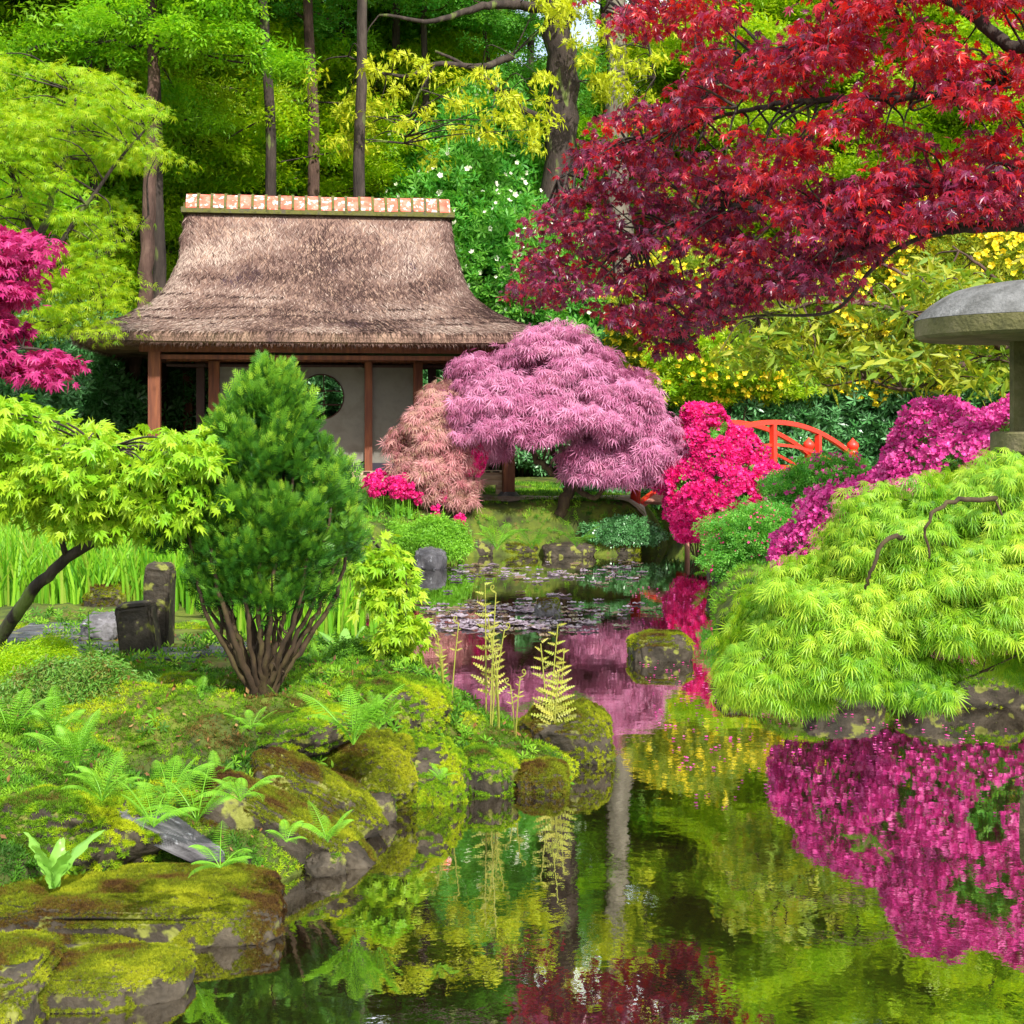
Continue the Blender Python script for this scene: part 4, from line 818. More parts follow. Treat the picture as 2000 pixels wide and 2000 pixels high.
# red maple
def dred(px): return np.interp(px, [950, 1300, 1600, 2100, 2400], [14.2, 12.8, 10.8, 9.6, 9.4])
RP = [(1150, -60), (1170, 10), (1240, 60), (1290, 120), (1245, 190), (1180, 240), (1110, 300), (1050, 370), (1035, 440), (1010, 560), (1040, 590), (1130, 590), (1200, 630), (1260, 620), (1310, 690), (1370, 650), (1430, 620), (1500, 590), (1560, 580), (1650, 570), (1700, 500), (1740, 450), (1850, 430), (2080, 430), (2150, 200), (2100, -200), (1700, -260), (1300, -200)]
HO = [[(1290, 30), (1360, 90), (1350, 190), (1270, 210), (1240, 130)], [(1390, 120), (1560, 60), (1620, 10), (1500, 20), (1420, 60)], [(1600, 250), (1760, 210), (1790, 320), (1640, 350), (1560, 320)], [(1740, 20), (1830, 60), (1800, 180), (1700, 150), (1680, 80)]]
q = sample_poly(RP, 1050); k = np.ones(len(q), bool)
for h in HO: k &= ~(inpoly(q[:, 0], q[:, 1], h) & (rng.random(len(q)) < .82))
k &= fbm(np.column_stack([q[:, 0] / 150., q[:, 1] / 75., q[:, 0] * 0]), 2) > np.interp(q[:, 0], [1000, 1500, 2000], [.36, .43, .47]); q = q[k]
dd = dred(q[:, 0]) + rng.uniform(-.9, .9, len(q)); pads = np.stack([(q[:, 0] - 1000) * dd / F, dd, CAMZ + (HOR - q[:, 1]) * dd / F], -1)
def rp(px, py, o=0): return P(px, py, dred(px) + o)
tb = np.array([5.4, 11.6, gz(5.4, 11.6)])
rlimbs = [([tb, tb + [-.05, .1, 1.2], P(2330, 520, 9.9), P(2280, 380, 9.6), P(2230, 100, 9.5), P(2200, -250, 9.6)], .17, .06),
  ([P(2330, 520, 9.9), P(2150, 460, 9.7), rp(2000, 442), rp(1860, 448), rp(1745, 455), rp(1650, 500), rp(1520, 560), rp(1400, 600, .2)], .055, .012),
  ([P(2280, 380, 9.6), rp(2080, 330), rp(1950, 350), rp(1830, 370), rp(1700, 400, .2), rp(1560, 430, .2), rp(1430, 400), rp(1310, 440, .1), rp(1180, 500, .3), rp(1080, 560)], .05, .008),
  ([P(2230, 100, 9.5), rp(2050, 120), rp(1900, 180), rp(1780, 190), rp(1600, 195), rp(1480, 210), rp(1380, 235), rp(1200, 290), rp(1090, 350)], .04, .008),
  ([P(2210, -100, 9.5), rp(1980, -60), rp(1740, 0), rp(1620, 60), rp(1500, 110), rp(1420, 160), rp(1370, 195)], .035, .01),
  ([rp(1740, 0, -.2), rp(1600, 80, -.2), rp(1530, 130, -.2), rp(1470, 170, -.3), rp(1440, 210, -.2)], .02, .008),
  ([P(2210, -100, 9.5), rp(2100, 50, .3), rp(1985, 90, .2), rp(1910, 40, .1), rp(1850, 0), rp(1700, -120), rp(1450, -150), rp(1250, -60), rp(1180, 20)], .06, .012),
  ([rp(1860, 448), rp(1760, 480, .2), rp(1700, 530, .1), rp(1620, 610, .1), rp(1450, 620), rp(1330, 670)], .022, .006)]
pad_tree('red_maple', tb, rlimbs, pads, 'large red maple reaching over the pond from the right', 'red', 36, .066, .25, flat=.36, twr=.014, down=-.5, every=1, jit=.6, gx=.06, gz_=.09, g0_=-.12, rtop=-.2)
# magenta maple left
MP = [(-60, 440), (40, 455), (100, 480), (60, 540), (30, 580), (45, 660), (140, 680), (145, 720), (90, 745), (0, 720), (-80, 760), (-160, 600)]
q = sample_poly(MP, 150); dd = 15 + rng.uniform(-.7, .7, len(q)); pads = np.stack([(q[:, 0] - 1000) * dd / F, dd, CAMZ + (HOR - q[:, 1]) * dd / F], -1)
tb = np.array([-7.0, 15.2, gz(-7.0, 15.2)])
pad_tree('magenta_maple', tb, [([tb, tb + [.1, 0, 1], P(-200, 650, 15), P(-80, 560, 15), P(60, 480, 15)], .08, .01), ([P(-200, 650, 15), P(-50, 690, 15), P(60, 680, 15), P(140, 705, 15)], .03, .008)], pads, 'magenta maple reaching in from the left edge', 'magenta', 46, .10, .26, flat=.35)
# pale yellow-green maple, upper left
YP = [(-80, 60), (60, 100), (190, 140), (300, 160), (310, 200), (250, 260), (330, 300), (300, 330), (180, 350), (250, 420), (200, 500), (260, 560), (180, 600), (230, 640), (120, 650), (0, 640), (-100, 600)]
q = sample_poly(YP, 420); k = fbm(np.column_stack([q[:, 0] / 90., q[:, 1] / 35., q[:, 0] * 0 + 2]), 2) > .40; q = q[k]; dd = 20 + rng.uniform(-1.2, 1.2, len(q)); pads = np.stack([(q[:, 0] - 1000) * dd / F, dd, CAMZ + (HOR - q[:, 1]) * dd / F], -1)
tb = np.array([X(-40, 20.3), 20.3, gz(X(-40, 20.3), 20.3)])
pad_tree('yellow_green_maple', tb, [([tb, P(-20, 700, 20.2), P(20, 600, 20), P(70, 480, 20), P(120, 330, 20), P(150, 180, 20)], .13, .015), ([P(20, 600, 20), P(120, 470, 19.6), P(220, 330, 19.4), P(320, 210, 19.3)], .05, .01), ([P(20, 600, 20), P(120, 540, 20.3), P(230, 480, 20.4), P(290, 420, 20.3)], .04, .01), ([P(70, 480, 20), P(20, 330, 20.4), P(-40, 200, 20.6)], .05, .01), ([P(-20, 700, 20.2), P(80, 650, 19.8), P(200, 610, 19.6)], .04, .01)],
    pads, 'yellow green maple with layered sprays rising at the upper left', 'yg', 75, .10, .5, flat=.16, twr=.016, down=-.1, tm=T_LACE5)
# light green maple behind the conifer, near left
LP = [(-60, 790), (60, 795), (110, 835), (180, 845), (230, 870), (300, 862), (400, 860), (430, 980), (380, 1030), (260, 1020), (180, 1040), (130, 1000), (60, 980), (-80, 980)]
q = sample_poly(LP, 230); dd = 8.6 + rng.uniform(-.7, .9, len(q)); pads = np.stack([(q[:, 0] - 1000) * dd / F, dd, CAMZ + (HOR - q[:, 1]) * dd / F], -1)
q2 = sample_poly([(700, 1060), (750, 1060), (780, 1110), (805, 1240), (775, 1260), (755, 1180), (700, 1120)], 20); dd = 9.4 + rng.uniform(-.2, .2, len(q2)); pads2 = np.stack([(q2[:, 0] - 1000) * dd / F, dd, CAMZ + (HOR - q2[:, 1]) * dd / F], -1)
tb = np.array([X(-60, 9.4), 9.4, 0]); tb[2] = gz(tb[0], tb[1])
pad_tree('light_green_maple', tb, [([tb, P(0, 1245, 9.3), P(60, 1160, 9.1), P(130, 1090, 9), P(230, 1030, 8.9), P(330, 960, 9), P(430, 930, 9.3), P(560, 960, 9.6), P(680, 1010, 9.6), P(760, 1090, 9.5)], .05, .008), ([P(130, 1090, 9), P(100, 980, 8.8), P(60, 900, 8.7), P(-20, 860, 8.6)], .02, .006), ([P(230, 1030, 8.9), P(260, 930, 8.7), P(200, 880, 8.4)], .02, .006)],
    np.vstack([pads, pads2]), 'light green maple arching behind the conifer from the left bank', 'limemaple', 46, .075, .20, flat=.55, down=-.5, twr=.008, jit=.5)

# cherry-like leafy tree at right with drooping long leaves
CP = [(1350, 640), (1450, 560), (1560, 500), (1700, 470), (1850, 470), (2080, 480), (2080, 760), (1950, 770), (1800, 740), (1700, 750), (1600, 740), (1480, 700), (1380, 690)]
q = sample_poly(CP, 260); k = fbm(np.column_stack([q / 70., q[:, 0] * 0 + 6]), 2) > .46; q = q[k]; dd = 17 + rng.uniform(-1.2, 1.2, len(q)); pads = np.stack([(q[:, 0] - 1000) * dd / F, dd, CAMZ + (HOR - q[:, 1]) * dd / F], -1)
tb = np.array([X(2080, 17.5), 17.5, gz(X(2080, 17.5), 17.5)])
pad_tree('cherry_tree', tb, [([tb, P(2060, 780, 17.4), P(1985, 700, 17.2), P(1900, 650, 17), P(1780, 610, 16.8), P(1620, 590, 16.6), P(1480, 620, 16.6)], .1, .012), ([P(1985, 700, 17.2), P(1880, 710, 17), P(1780, 760, 16.8), P(1690, 740, 16.6)], .05, .01), ([P(2060, 780, 17.4), P(2020, 620, 17.2), P(1940, 540, 17), P(1860, 480, 17)], .05, .01), ([P(1900, 650, 17), P(1800, 560, 16.8), P(1700, 510, 16.7), P(1600, 520, 16.6)], .03, .01)],
    pads, 'slender tree with drooping pale leaves behind the purple azalea', 'cherry', 16, .22, .42, tm=clumpT(3, .8, .26, .2, 5, .3), flat=.3, down=-.5, twr=.014, cat='tree', bark='barkbrown')
# oak with young yellow leaves hanging over the pavilion
OP = [(600, 120), (700, 90), (860, 130), (1000, 150), (1080, 120), (1080, 330), (980, 300), (860, 330), (760, 300), (640, 280), (590, 220)]
q = sample_poly(OP, 46); dd = 30 + rng.uniform(-1.5, 1.5, len(q)); pads = np.stack([(q[:, 0] - 1000) * dd / F, dd, CAMZ + (HOR - q[:, 1]) * dd / F], -1)
q = sample_poly([(1030, -60), (1290, -60), (1290, 330), (1240, 320), (1130, 120), (1060, 100)], 42); dd = 32 + rng.uniform(-1.5, 1.5, len(q)); pads = np.vstack([pads, np.stack([(q[:, 0] - 1000) * dd / F, dd, CAMZ + (HOR - q[:, 1]) * dd / F], -1)])
tb = np.array([X(1105, 33), 33, gz(X(1105, 33), 33)])
pad_tree('oak_tree', tb, [([tb, P(1100, 660, 33), P(1092, 400, 33), P(1098, 200, 33), P(1090, 0, 33), P(1085, -250, 33), P(1100, -520, 33)], .46, .26),
   ([P(1092, 20, 33), P(1000, 10, 32.5), P(930, 15, 32), P(850, 40, 31.5), P(740, 30, 31)], .14, .03), ([P(1000, 110, 32), P(940, 130, 31.5), P(850, 125, 31), P(780, 150, 30.5), P(680, 110, 30)], .09, .02),
   ([P(1095, 250, 33), P(1000, 200, 32), P(930, 140, 31.5), P(850, 100, 31)], .1, .03), ([P(1090, -100, 33), P(1180, -80, 32.5), P(1250, 40, 32), P(1280, 150, 32)], .1, .02), ([P(850, 125, 31), P(810, 200, 30.5), P(790, 280, 30)], .03, .01)],
    pads, 'thick dark oak trunk with dangling yellow young leaves right of the roof', 'oak', 20, .20, .36, tm=clumpT(5, .7, .24, .5, 6, .3), flat=.5, down=-.8, twr=.02, cat='oak', bark='bark', sag=.1)
# big grey beech trunk
tb = np.array([X(1210, 36), 36, gz(X(1210, 36), 36)])
q = sample_poly([(1100, -500), (1700, -500), (1700, 100), (1150, 60)], 45); dd = 36 + rng.uniform(-2, 2, len(q)); pads = np.stack([(q[:, 0] - 1000) * dd / F, dd, CAMZ + (HOR - q[:, 1]) * dd / F], -1)
pad_tree('beech_tree', tb, [([tb, P(1225, 660, 36), P(1208, 400, 36), P(1205, 150, 36), P(1200, -100, 36), P(1205, -400, 36)], .34, .22), ([P(1200, -50, 36), P(1300, -150, 36), P(1450, -260, 36)], .14, .03)], pads, 'straight pale grey beech trunk left of the red maple', 'green2', 60, .34, 1.0, tm=T_CL, flat=.4, cat='beech', bark='barkgrey', every=2, twr=.03)

# ------------------------------------------------------------------ forest trees
def forest_proto(name, H, cb_, spread, trunk_r, nlimb, seed, bark, mat, per=75, lsz=.34, prad=.95, bend=(0, 0), tm=T_CL):
    global rng
    sv = rng; rng = np.random.default_rng(seed); rnd = random.Random(seed)
    root = empty(name, (0, 0, 0), 'x', 'tree'); tr = MB(); L = []; pads = []
    tp = [np.array([0, 0, -.3]), np.array([bend[0], bend[1], H * .12]), np.array([bend[0] * 1.3 + rnd.uniform(-.2, .2), rnd.uniform(-.2, .2), H * .4]), np.array([bend[0] + rnd.uniform(-.4, .4), rnd.uniform(-.4, .4), H * .7]), np.array([rnd.uniform(-.5, .5), rnd.uniform(-.4, .4), H * .95])]
    main = limb(tr, tp, trunk_r, trunk_r * .3, 10, 8, trunk_r * .08); L.append(main)
    for i in range(nlimb):
        t = cb_ + (1 - cb_) * (i + rnd.random()) / nlimb; z = t * H * .95; a = main[np.abs(main[:, 2] - z).argmin()]; an = rnd.uniform(0, 2 * math.pi)
        sp = spread * math.sqrt(max(.08, math.sin(math.pi * min(1, (t - cb_) / (1 - cb_) * .8 + .22)))) * rnd.uniform(.7, 1.1)
        rise = rnd.uniform(-.05, .45) * sp; e = a + np.array([math.cos(an) * sp, math.sin(an) * sp, rise]); mid = (a + e) / 2 + np.array([rnd.uniform(-.3, .3), rnd.uniform(-.3, .3), .12 * sp])
        l = limb(tr, [a, mid, e], trunk_r * .34 * (1.15 - t), .02, 6, 7, .03); L.append(l)
        for s in np.linspace(.35, 1, 5):
            p = l[min(len(l) - 1, int(s * (len(l) - 1)))]; pads.append(p + rng.normal(size=3) * .15)
            for k in range(2):
                b = p + np.array([rnd.uniform(-1, 1), rnd.uniform(-1, 1), rnd.uniform(-.3, .35)]) * sp * .42; tr.tube(smooth_line([p, (p + b) / 2 + rng.normal(size=3) * .08, b], 3), [.03, .03, .025, .02, .015, .012, .01][:7] if False else .018, 4, cap=False); pads.append(b)
    tr.build('trunk', M[bark], root, smooth=True)
    pads = np.array(pads); cr = MB(); K = len(pads); c = np.repeat(pads, per, 0); pr = np.repeat(prad * rng.uniform(.6, 1.25, K), per)[:, None]
    off = rdir(K * per) * rng.random((K * per, 1)) ** .5; off[:, 2] = off[:, 2] * .34 - .2 * (off[:, 0] ** 2 + off[:, 1] ** 2)
    nn = rng.normal(size=off.shape) * .45; nn[:, 2] += 1
    rv = np.clip(.55 * rng.random(K * per) + .35 * np.repeat(rng.random(K), per) + .1, 0, 1)
    cr.inst(tm, c + off * pr, frames(off + rng.normal(size=off.shape) * .3, nn), lsz * rng.uniform(.7, 1.25, K * per), rv); cr.build('crown', M[mat], root)
    rng = sv; return root
protos = [forest_proto('forest_tree', 19, .66, 4.2, .20, 9, 11, 'bark', 'green', bend=(.1, 0), per=45),
          forest_proto('forest_tree', 20, .58, 4.4, .22, 11, 12, 'barkbrown', 'green2', bend=(-.1, .1), tm=T_CLR, per=45),
          forest_proto('forest_tree', 16, .15, 4.0, .17, 24, 13, 'bark', 'yg', per=65, lsz=.30, tm=T_CLN),
          forest_proto('forest_tree', 21, .68, 4.0, .18, 8, 14, 'bark', 'emerald', bend=(.15, 0), per=45),
          forest_proto('understorey_tree', 12, .06, 3.8, .12, 34, 15, 'bark', 'green2', per=72, lsz=.30, prad=.85),
          forest_proto('understorey_tree', 9, .05, 3.2, .10, 30, 16, 'barkbrown', 'green', per=72, lsz=.28, prad=.8, tm=T_CLN)]
# (px, depth, proto, crown material, scale, rotation, label)
FT = [
 (300, 29, 3, 'green2', 1.0, .4, 'slim dark tree close behind the roof at left'),
 (330, 34, 0, 'green', .9, 1.4, 'thin dark tree just left of the roof ridge'),
 (535, 31, 3, 'emerald', .95, 2.3, 'straight brown trunk rising behind the left half of the ridge'),
 (602, 33, 1, 'emerald', .95, 3.3, 'pale forked trunk behind the middle of the ridge'),
 (703, 30, 3, 'green', .98, 4.0, 'straight dark trunk behind the ridge right of centre'),
 (766, 36, 0, 'green', .95, 5.1, 'short brown trunk behind the right half of the ridge'),
 (220, 32, 1, 'yg', .9, 5.9, 'reddish trunk at left half hidden by yellow sprays'),
 (130, 33, 2, 'yg', 1.1, .9, 'yellow green tree behind the left maple'),
 (10, 31, 0, 'green2', 1.05, 2.9, 'bright green tree at the upper left corner'),
 (-110, 28, 2, 'green', 1.1, 3.9, 'green tree beyond the left edge, leaning in at the top corner'),
 (960, 36, 1, 'emerald', .62, .2, 'full green tree between the roof and the oak trunk'),
 (1180, 48, 2, 'yg', .95, 3.1, 'yellow green tree far behind the oak trunk'),
 (1330, 38, 1, 'yg', .66, 4.4, 'yellow green tree showing left through the red maple'),
 (1480, 41, 2, 'oak', .8, 5.3, 'pale yellow tree showing centre through the red maple'),
 (1650, 37, 0, 'yg', .66, .7, 'yellow green tree showing right through the red maple'),
 (1820, 40, 2, 'yg', .85, 1.7, 'yellow green tree behind the branches at upper right'),
 (2000, 35, 1, 'green2', 1.05, 2.2, 'green tree at the upper right corner'),
 (2150, 38, 0, 'yg', 1.1, 3.5, 'yellow green tree beyond the right edge, leaning in at the top'),
 (280, 45, 0, 'green2', 1.0, 4.7, 'tall green tree farthest behind the leaning trunk'),
 (520, 48, 2, 'green2', 1.1, 5.7, 'tall green tree farthest behind the ridge at left'),
 (790, 48, 1, 'yg', .8, 1.1, 'tall yellow green tree farthest behind the ridge at right'),
 (50, 44, 1, 'green', 1.2, 3.7, 'tall green tree farthest at left'),
 (400, 36, 4, 'green2', 1.1, .3, 'low bright green tree left behind the ridge'),
 (560, 38, 5, 'yg', 1.25, 1.3, 'low yellow green tree behind the left half of the ridge'),
 (690, 39, 4, 'green', 1.1, 2.3, 'low fresh green tree behind the middle of the ridge'),
 (830, 37, 5, 'green2', 1.25, 3.3, 'low fresh green tree behind the right half of the ridge'),
 (960, 39, 4, 'green', 1.2, 4.3, 'low green tree left behind the oak trunk'),
 (1080, 47, 5, 'green2', 1.3, 5.3, 'low bright tree right behind the oak trunk'),
 (1270, 43, 4, 'yg', 1.0, .8, 'low yellow green tree behind the beech trunk'),
 (1420, 38, 5, 'yg', 1.4, 1.8, 'low yellow tree above the bridge'),
 (1600, 38, 4, 'yg', 1.2, 2.8, 'low yellow green tree behind the yellow azaleas'),
 (1800, 37, 5, 'green2', 1.4, 3.8, 'low green tree behind the tallest yellow azalea'),
 (1960, 36, 4, 'yg', 1.2, 4.8, 'low yellow green tree behind the lantern'),
 (230, 35, 5, 'green2', 1.3, 5.8, 'low green tree behind the leaning trunk'),
 (90, 34, 4, 'green', 1.1, 1.1, 'low green tree behind the yellow green maple'),
 (-60, 33, 5, 'green2', 1.3, 2.1, 'low green tree at the left edge'),
 (480, 46, 4, 'green2', 1.15, 2.6, 'mid height green tree deep in the wood, left of the ridge centre'),
 (760, 46, 4, 'yg', 1.1, 3.6, 'mid height yellow green tree deep in the wood, right of the ridge centre'),
 (185, 30, 3, 'green2', .8, 1.5, 'thin tilted trunk between the left maple and the leaning trunk'),
 (450, 35, 3, 'green', .85, 2.7, 'thin dark trunk behind the left end of the ridge'),
 (645, 37, 0, 'green2', .85, .7, 'thin trunk behind the ridge centre, right of the pale forked one'),
 (835, 35, 3, 'green', .8, 3.6, 'thin dark trunk behind the right end of the ridge'),
 (1020, 37, 3, 'green', .9, 4.6, 'thin dark trunk just left of the oak'),
 (1150, 39, 3, 'yg', .9, 5.6, 'thin dark trunk between the oak and the beech'),
]
first = set()
for px, d, k, mt, s, rz_, lb in FT:
    x = X(px, d); loc = (x, d, gz(x, d))
    if k not in first:
        first.add(k); o = protos[k]; o.location = loc; o.rotation_euler = (0, 0, rz_); o.scale = (s, s, s); o['label'] = lb; o['group'] = 'trees of the wood behind the garden'; setmat(o, {'crown': M[mt]})
    else: dup(protos[k], loc, rz_, s, lb, 'trees of the wood behind the garden', {'crown': M[mt]})
# leaning trunk at left of the pavilion
tb = np.array([X(225, 28), 28, .7])
q = sample_poly([(180, -320), (520, -320), (500, 120), (350, 60), (200, 60)], 70); dd = 28 + rng.uniform(-1.5, 1.5, len(q)); pads = np.stack([(q[:, 0] - 1000) * dd / F, dd, CAMZ + (HOR - q[:, 1]) * dd / F], -1)
pad_tree('leaning_tree', tb, [([P(222, 870, 28), P(240, 800, 28), P(262, 710, 28), P(285, 560, 28), P(292, 400, 28), P(298, 200, 28), P(296, 0, 28), P(305, -200, 28), P(310, -350, 28)], .19, .08), ([P(296, 60, 28), P(240, 30, 28.3), P(200, 20, 28.5)], .08, .02), ([P(296, -20, 28), P(400, -120, 28), P(480, -200, 28)], .06, .02)],
    pads, 'tall dark trunk leaning at its foot, left of the pavilion', 'green', 60, .3, .8, tm=T_CL, flat=.3, cat='tree', bark='barkbrown', every=2, twr=.02)
# chestnut with white blossoms right of the roof
shrub('chestnut_tree', P(910, 460, 34), (2.3, 1.8, 2.9), 'chestnut with cream blossom candles right of the ridge', 'emerald', 'white', 9000, 420, .34, .13, zlow=-.95, cat='tree', lobes=.4, tmL=T_WH, stemn=5)
shrub('chestnut_tree', P(1000, 560, 33), (1.8, 1.6, 1.9), 'smaller chestnut with cream blossom beside the red maple tip', 'emerald', 'white', 6000, 240, .32, .12, zlow=-.95, cat='tree', lobes=.4, tmL=T_WH, stemn=5)
# far wood as one mass
fw = MB(); n = 80000; x = rng.uniform(-46, 46, n); y = rng.uniform(52, 66, n); topz = 9 + 9 * fbm(np.stack([x / 6, y / 9, x * 0], -1), 3)
z = rng.random(n) * topz + .5; k = fbm(np.stack([x / 2.2, y / 3, z / 1.6], -1), 3) > .40 + .012 * np.clip(z - 8, 0, 20); p = np.stack([x, y, z], -1)[k]
nn = rng.normal(size=p.shape) * .5 + np.array([0, -.5, .8]); fw.inst(T_CLF, p, frames(rdir(len(p)), nn), rng.uniform(.8, 1.5, len(p)), np.clip(fbm(p / 5, 2) * 1.1 + rng.normal(size=len(p)) * .2 - .05, 0, 1)); fw.build('far_wood', M['green2'], kind='stuff')

# ------------------------------------------------------------------ ferns
def frond_mb(L, W, arch=.5, n=20, up=1.):
    m = MB(); t = np.linspace(0, 1, 14); ln_ = np.stack([L * t * (1 - .25 * t), t * 0, L * up * (.75 * t - arch * t * t)], -1); m.tube(ln_, np.linspace(.004, .0012, 14) * (L / .4), 4, cap=False, r=.3)
    ks = []; ps = []; Rs = []; ss = []
    for i in range(n):
        u = .12 + .88 * (i + .5) / n; j = u * 13; a = int(min(j, 12)); p = ln_[a] + (ln_[a + 1] - ln_[a]) * (j - a); tg = nrm((ln_[a + 1] - ln_[a])[None])[0]
        w = W * math.sin(math.pi * min(1, (u * .85 + .12))) ** .8 * (1.05 - .35 * u)
        for s in (1, -1):
            dv = nrm((np.array([0, s, 0]) + tg * .45 - np.array([0, 0, .18]))[None])[0]
            ps.append(p); ss.append(w); Rs.append(frames(dv[None], np.array([[0, 0, 1.]]) + np.cross(tg, [0, 1, 0])[None] * -.3)[0])
    m.inst(PIN, np.array(ps), np.array(Rs), np.array(ss), np.full(len(ps), .5) + rng.normal(size=len(ps)) * .2); return m
PIN = T([kite((0, 0), 0, 1, .12, .15)] + [kite((u, 0), s * 62, l, .1, .1) for u, l in ((.12, .2), (.3, .19), (.48, .16), (.66, .12), (.82, .08)) for s in (1, -1)])
frond_meshes = []
for i in range(4):
    o = frond_mb(1.0, .20, [.45, .6, .35, .75][i], 20, [1, .9, 1.3, .8][i]).build('frond', M['fern']); frond_meshes.append(o.data); COL.objects.unlink(o); bpy.data.objects.remove(o)
def fern(px, py, d, L, n, label, up=0., spread=(0, 360), mat=None, z=None):
    x = X(px, d); g_ = gz(x, d) if z is None else z; root = empty('fern', (x, d, g_), label, 'fern', 'ferns in the garden')
    for i in range(n):
        a = spread[0] + (spread[1] - spread[0]) * (i + random.uniform(-.3, .3)) / n
        o = bpy.data.objects.new('frond', frond_meshes[random.randrange(4)]); COL.objects.link(o); o.parent = root
        o.rotation_euler = (random.uniform(-.2, .2), -up + random.uniform(-.25, .25), R(a)); s = L * random.uniform(.75, 1.15); o.scale = (s, s, s)
    return root
def gfern(px, py, L, n, label, z=.4, up=0., **k):
    d = (CAMZ - z) * F / (py - HOR); x = X(px, d); 
    for _ in range(6): z = gz(x, d); d = (CAMZ - z) * F / (py - HOR); x = X(px, d)
    return fern(px, py, d, L, n, label, up, z=z - .01, **k)
gfern(690, 1450, .42, 9, 'large arching fern on the mound right of the conifer', .45, .5)
gfern(385, 1600, .34, 9, 'spreading fern over the bare grey slab', .4, .25)
gfern(330, 1560, .30, 8, 'fern just above the bare grey slab', .4, .35)
gfern(430, 1690, .22, 7, 'fern dangling beside the slanting boulder', .2, .1)
gfern(150, 1500, .34, 8, 'yellow green fern below the heath bush', .5, .6)
gfern(40, 1520, .42, 8, 'blue green fern at the left edge', .5, .4)
gfern(260, 1480, .28, 8, 'pale fern between the heath bush and the moss mound', .5, .5)
gfern(555, 1400, .26, 8, 'fern right at the foot of the conifer', .45, .2)
gfern(490, 1420, .2, 7, 'small fern left in front of the conifer foot', .45, .2)
gfern(380, 1380, .24, 6, 'upright small fern left of the conifer', .45, .7)
gfern(640, 1640, .2, 7, 'little fern on the tip of the slanting boulder', .12, .4)
gfern(860, 1520, .12, 6, 'tiny fern at the base of the young fern stems', .15, .3)
gfern(60, 1380, .3, 7, 'fern behind the blue green one at the left edge', .5, .6)
gfern(620, 1300, .26, 7, 'feathery fern behind the conifer foot', .4, .5)
gfern(420, 1235, .38, 7, 'fern behind the conifer stems near the irises', .4, .5)
gfern(970, 1072, .5, 9, 'bright fern on the far bank below the salmon maple', .3, .4)
gfern(1040, 1070, .4, 8, 'fern on the far bank under the pink maple, left one', .35, .3)
gfern(1125, 1066, .4, 8, 'fern on the far bank under the pink maple, right one', .35, .3)
gfern(1385, 1130, .5, 8, 'fern on the right bank above the mossy rock', .2, .4)
gfern(1700, 1350, .3, 6, 'fern in the shade beneath the lime maple', .2, .3)
gfern(200, 1560, .3, 8, 'pale fern on the moss hump behind the broad leaved plant', .5, .4)
gfern(110, 1440, .3, 7, 'fern right in front of the heath bush', .5, .6)
gfern(470, 1560, .24, 8, 'fern on the low moss hump above the slanting boulder', .4, .3)
gfern(300, 1610, .28, 8, 'fern hanging over the left end of the bare grey slab', .4, .2)
gfern(20, 1440, .36, 8, 'tall pale fern cut by the left edge', .5, .6)
gfern(420, 1530, .2, 7, 'small fern in the middle of the mossy slope', .4, .4)
gfern(740, 1420, .26, 8, 'fern at the back of the steep mossy mound', .4, .4)
gfern(560, 1640, .15, 6, 'small fern growing on the slanting boulder', .2, .3)
# tall young ferns with curled tips on the spit
def youngfern(px, d, heights, label, leafy):
    x = X(px, d); g_ = max(gz(x, d), .1); root = empty('young_fern', (x, d, g_ - .03), label, 'fern', 'tall young ferns on the spit')
    for i, h in enumerate(heights):
        lean = random.uniform(-.14, .14); dy = random.uniform(-.06, .06); m = MB(); t = np.linspace(0, 1, 14)
        pts = np.stack([lean * h * t ** 1.5 + random.uniform(-.04, .04), dy * t, h * t], -1); e = pts[-1]; sgn = random.choice((-1, 1))
        cur = [e + np.array([sgn * (.028 * math.sin(a) * (1 - a / 9) + .006 * a), 0, .028 - .028 * math.cos(a) * (1 - a / 9) - .028 * a / 9 * 0]) for a in np.linspace(.3, 6.2, 14)]
        if leafy < .5: pts = np.vstack([pts, cur])
        m.tube(pts, np.concatenate([np.linspace(.0055, .0035, 14), np.linspace(.0035, .0025, len(pts) - 14)]), 5, r=.9)
        fr_ = []; n = int((17 if leafy > .5 else 6)); 
        if n:
            j = np.linspace(4 if leafy > .5 else 9, 13, n).astype(int); pp = pts[j] + rng.normal(size=(n, 3)) * .004
            s = np.tile([1, -1], n)[:n]; dv = np.stack([s * 1., rng.normal(size=n) * .3, rng.uniform(.2, .7, n)], -1)
            m.inst(PIN, pp, frames(dv, np.array([[0, -1., .4]]).repeat(n, 0)), (.10 if leafy > .5 else .04) * (1.15 - .6 * (np.arange(n) / n)))
        m.build('frond', M['fernold'], root)
youngfern(1080, 8.75, [.78, .66, .5, .6], 'tallest leafy young fern in front of the spit boulder', 1)
youngfern(965, 8.8, [.85, .7, .62, .5], 'tall young fern with curled tips in the middle of the spit', 0)
youngfern(962, 8.95, [.88, .6], 'young fern with small open leaves beside the curled one', 1)
youngfern(880, 8.9, [.55, .5, .42, .36], 'bundle of pale curled fern stems at the left of the spit', 0)
youngfern(1005, 8.7, [.4, .33], 'short curled fern stems left of the spit boulder', 0)
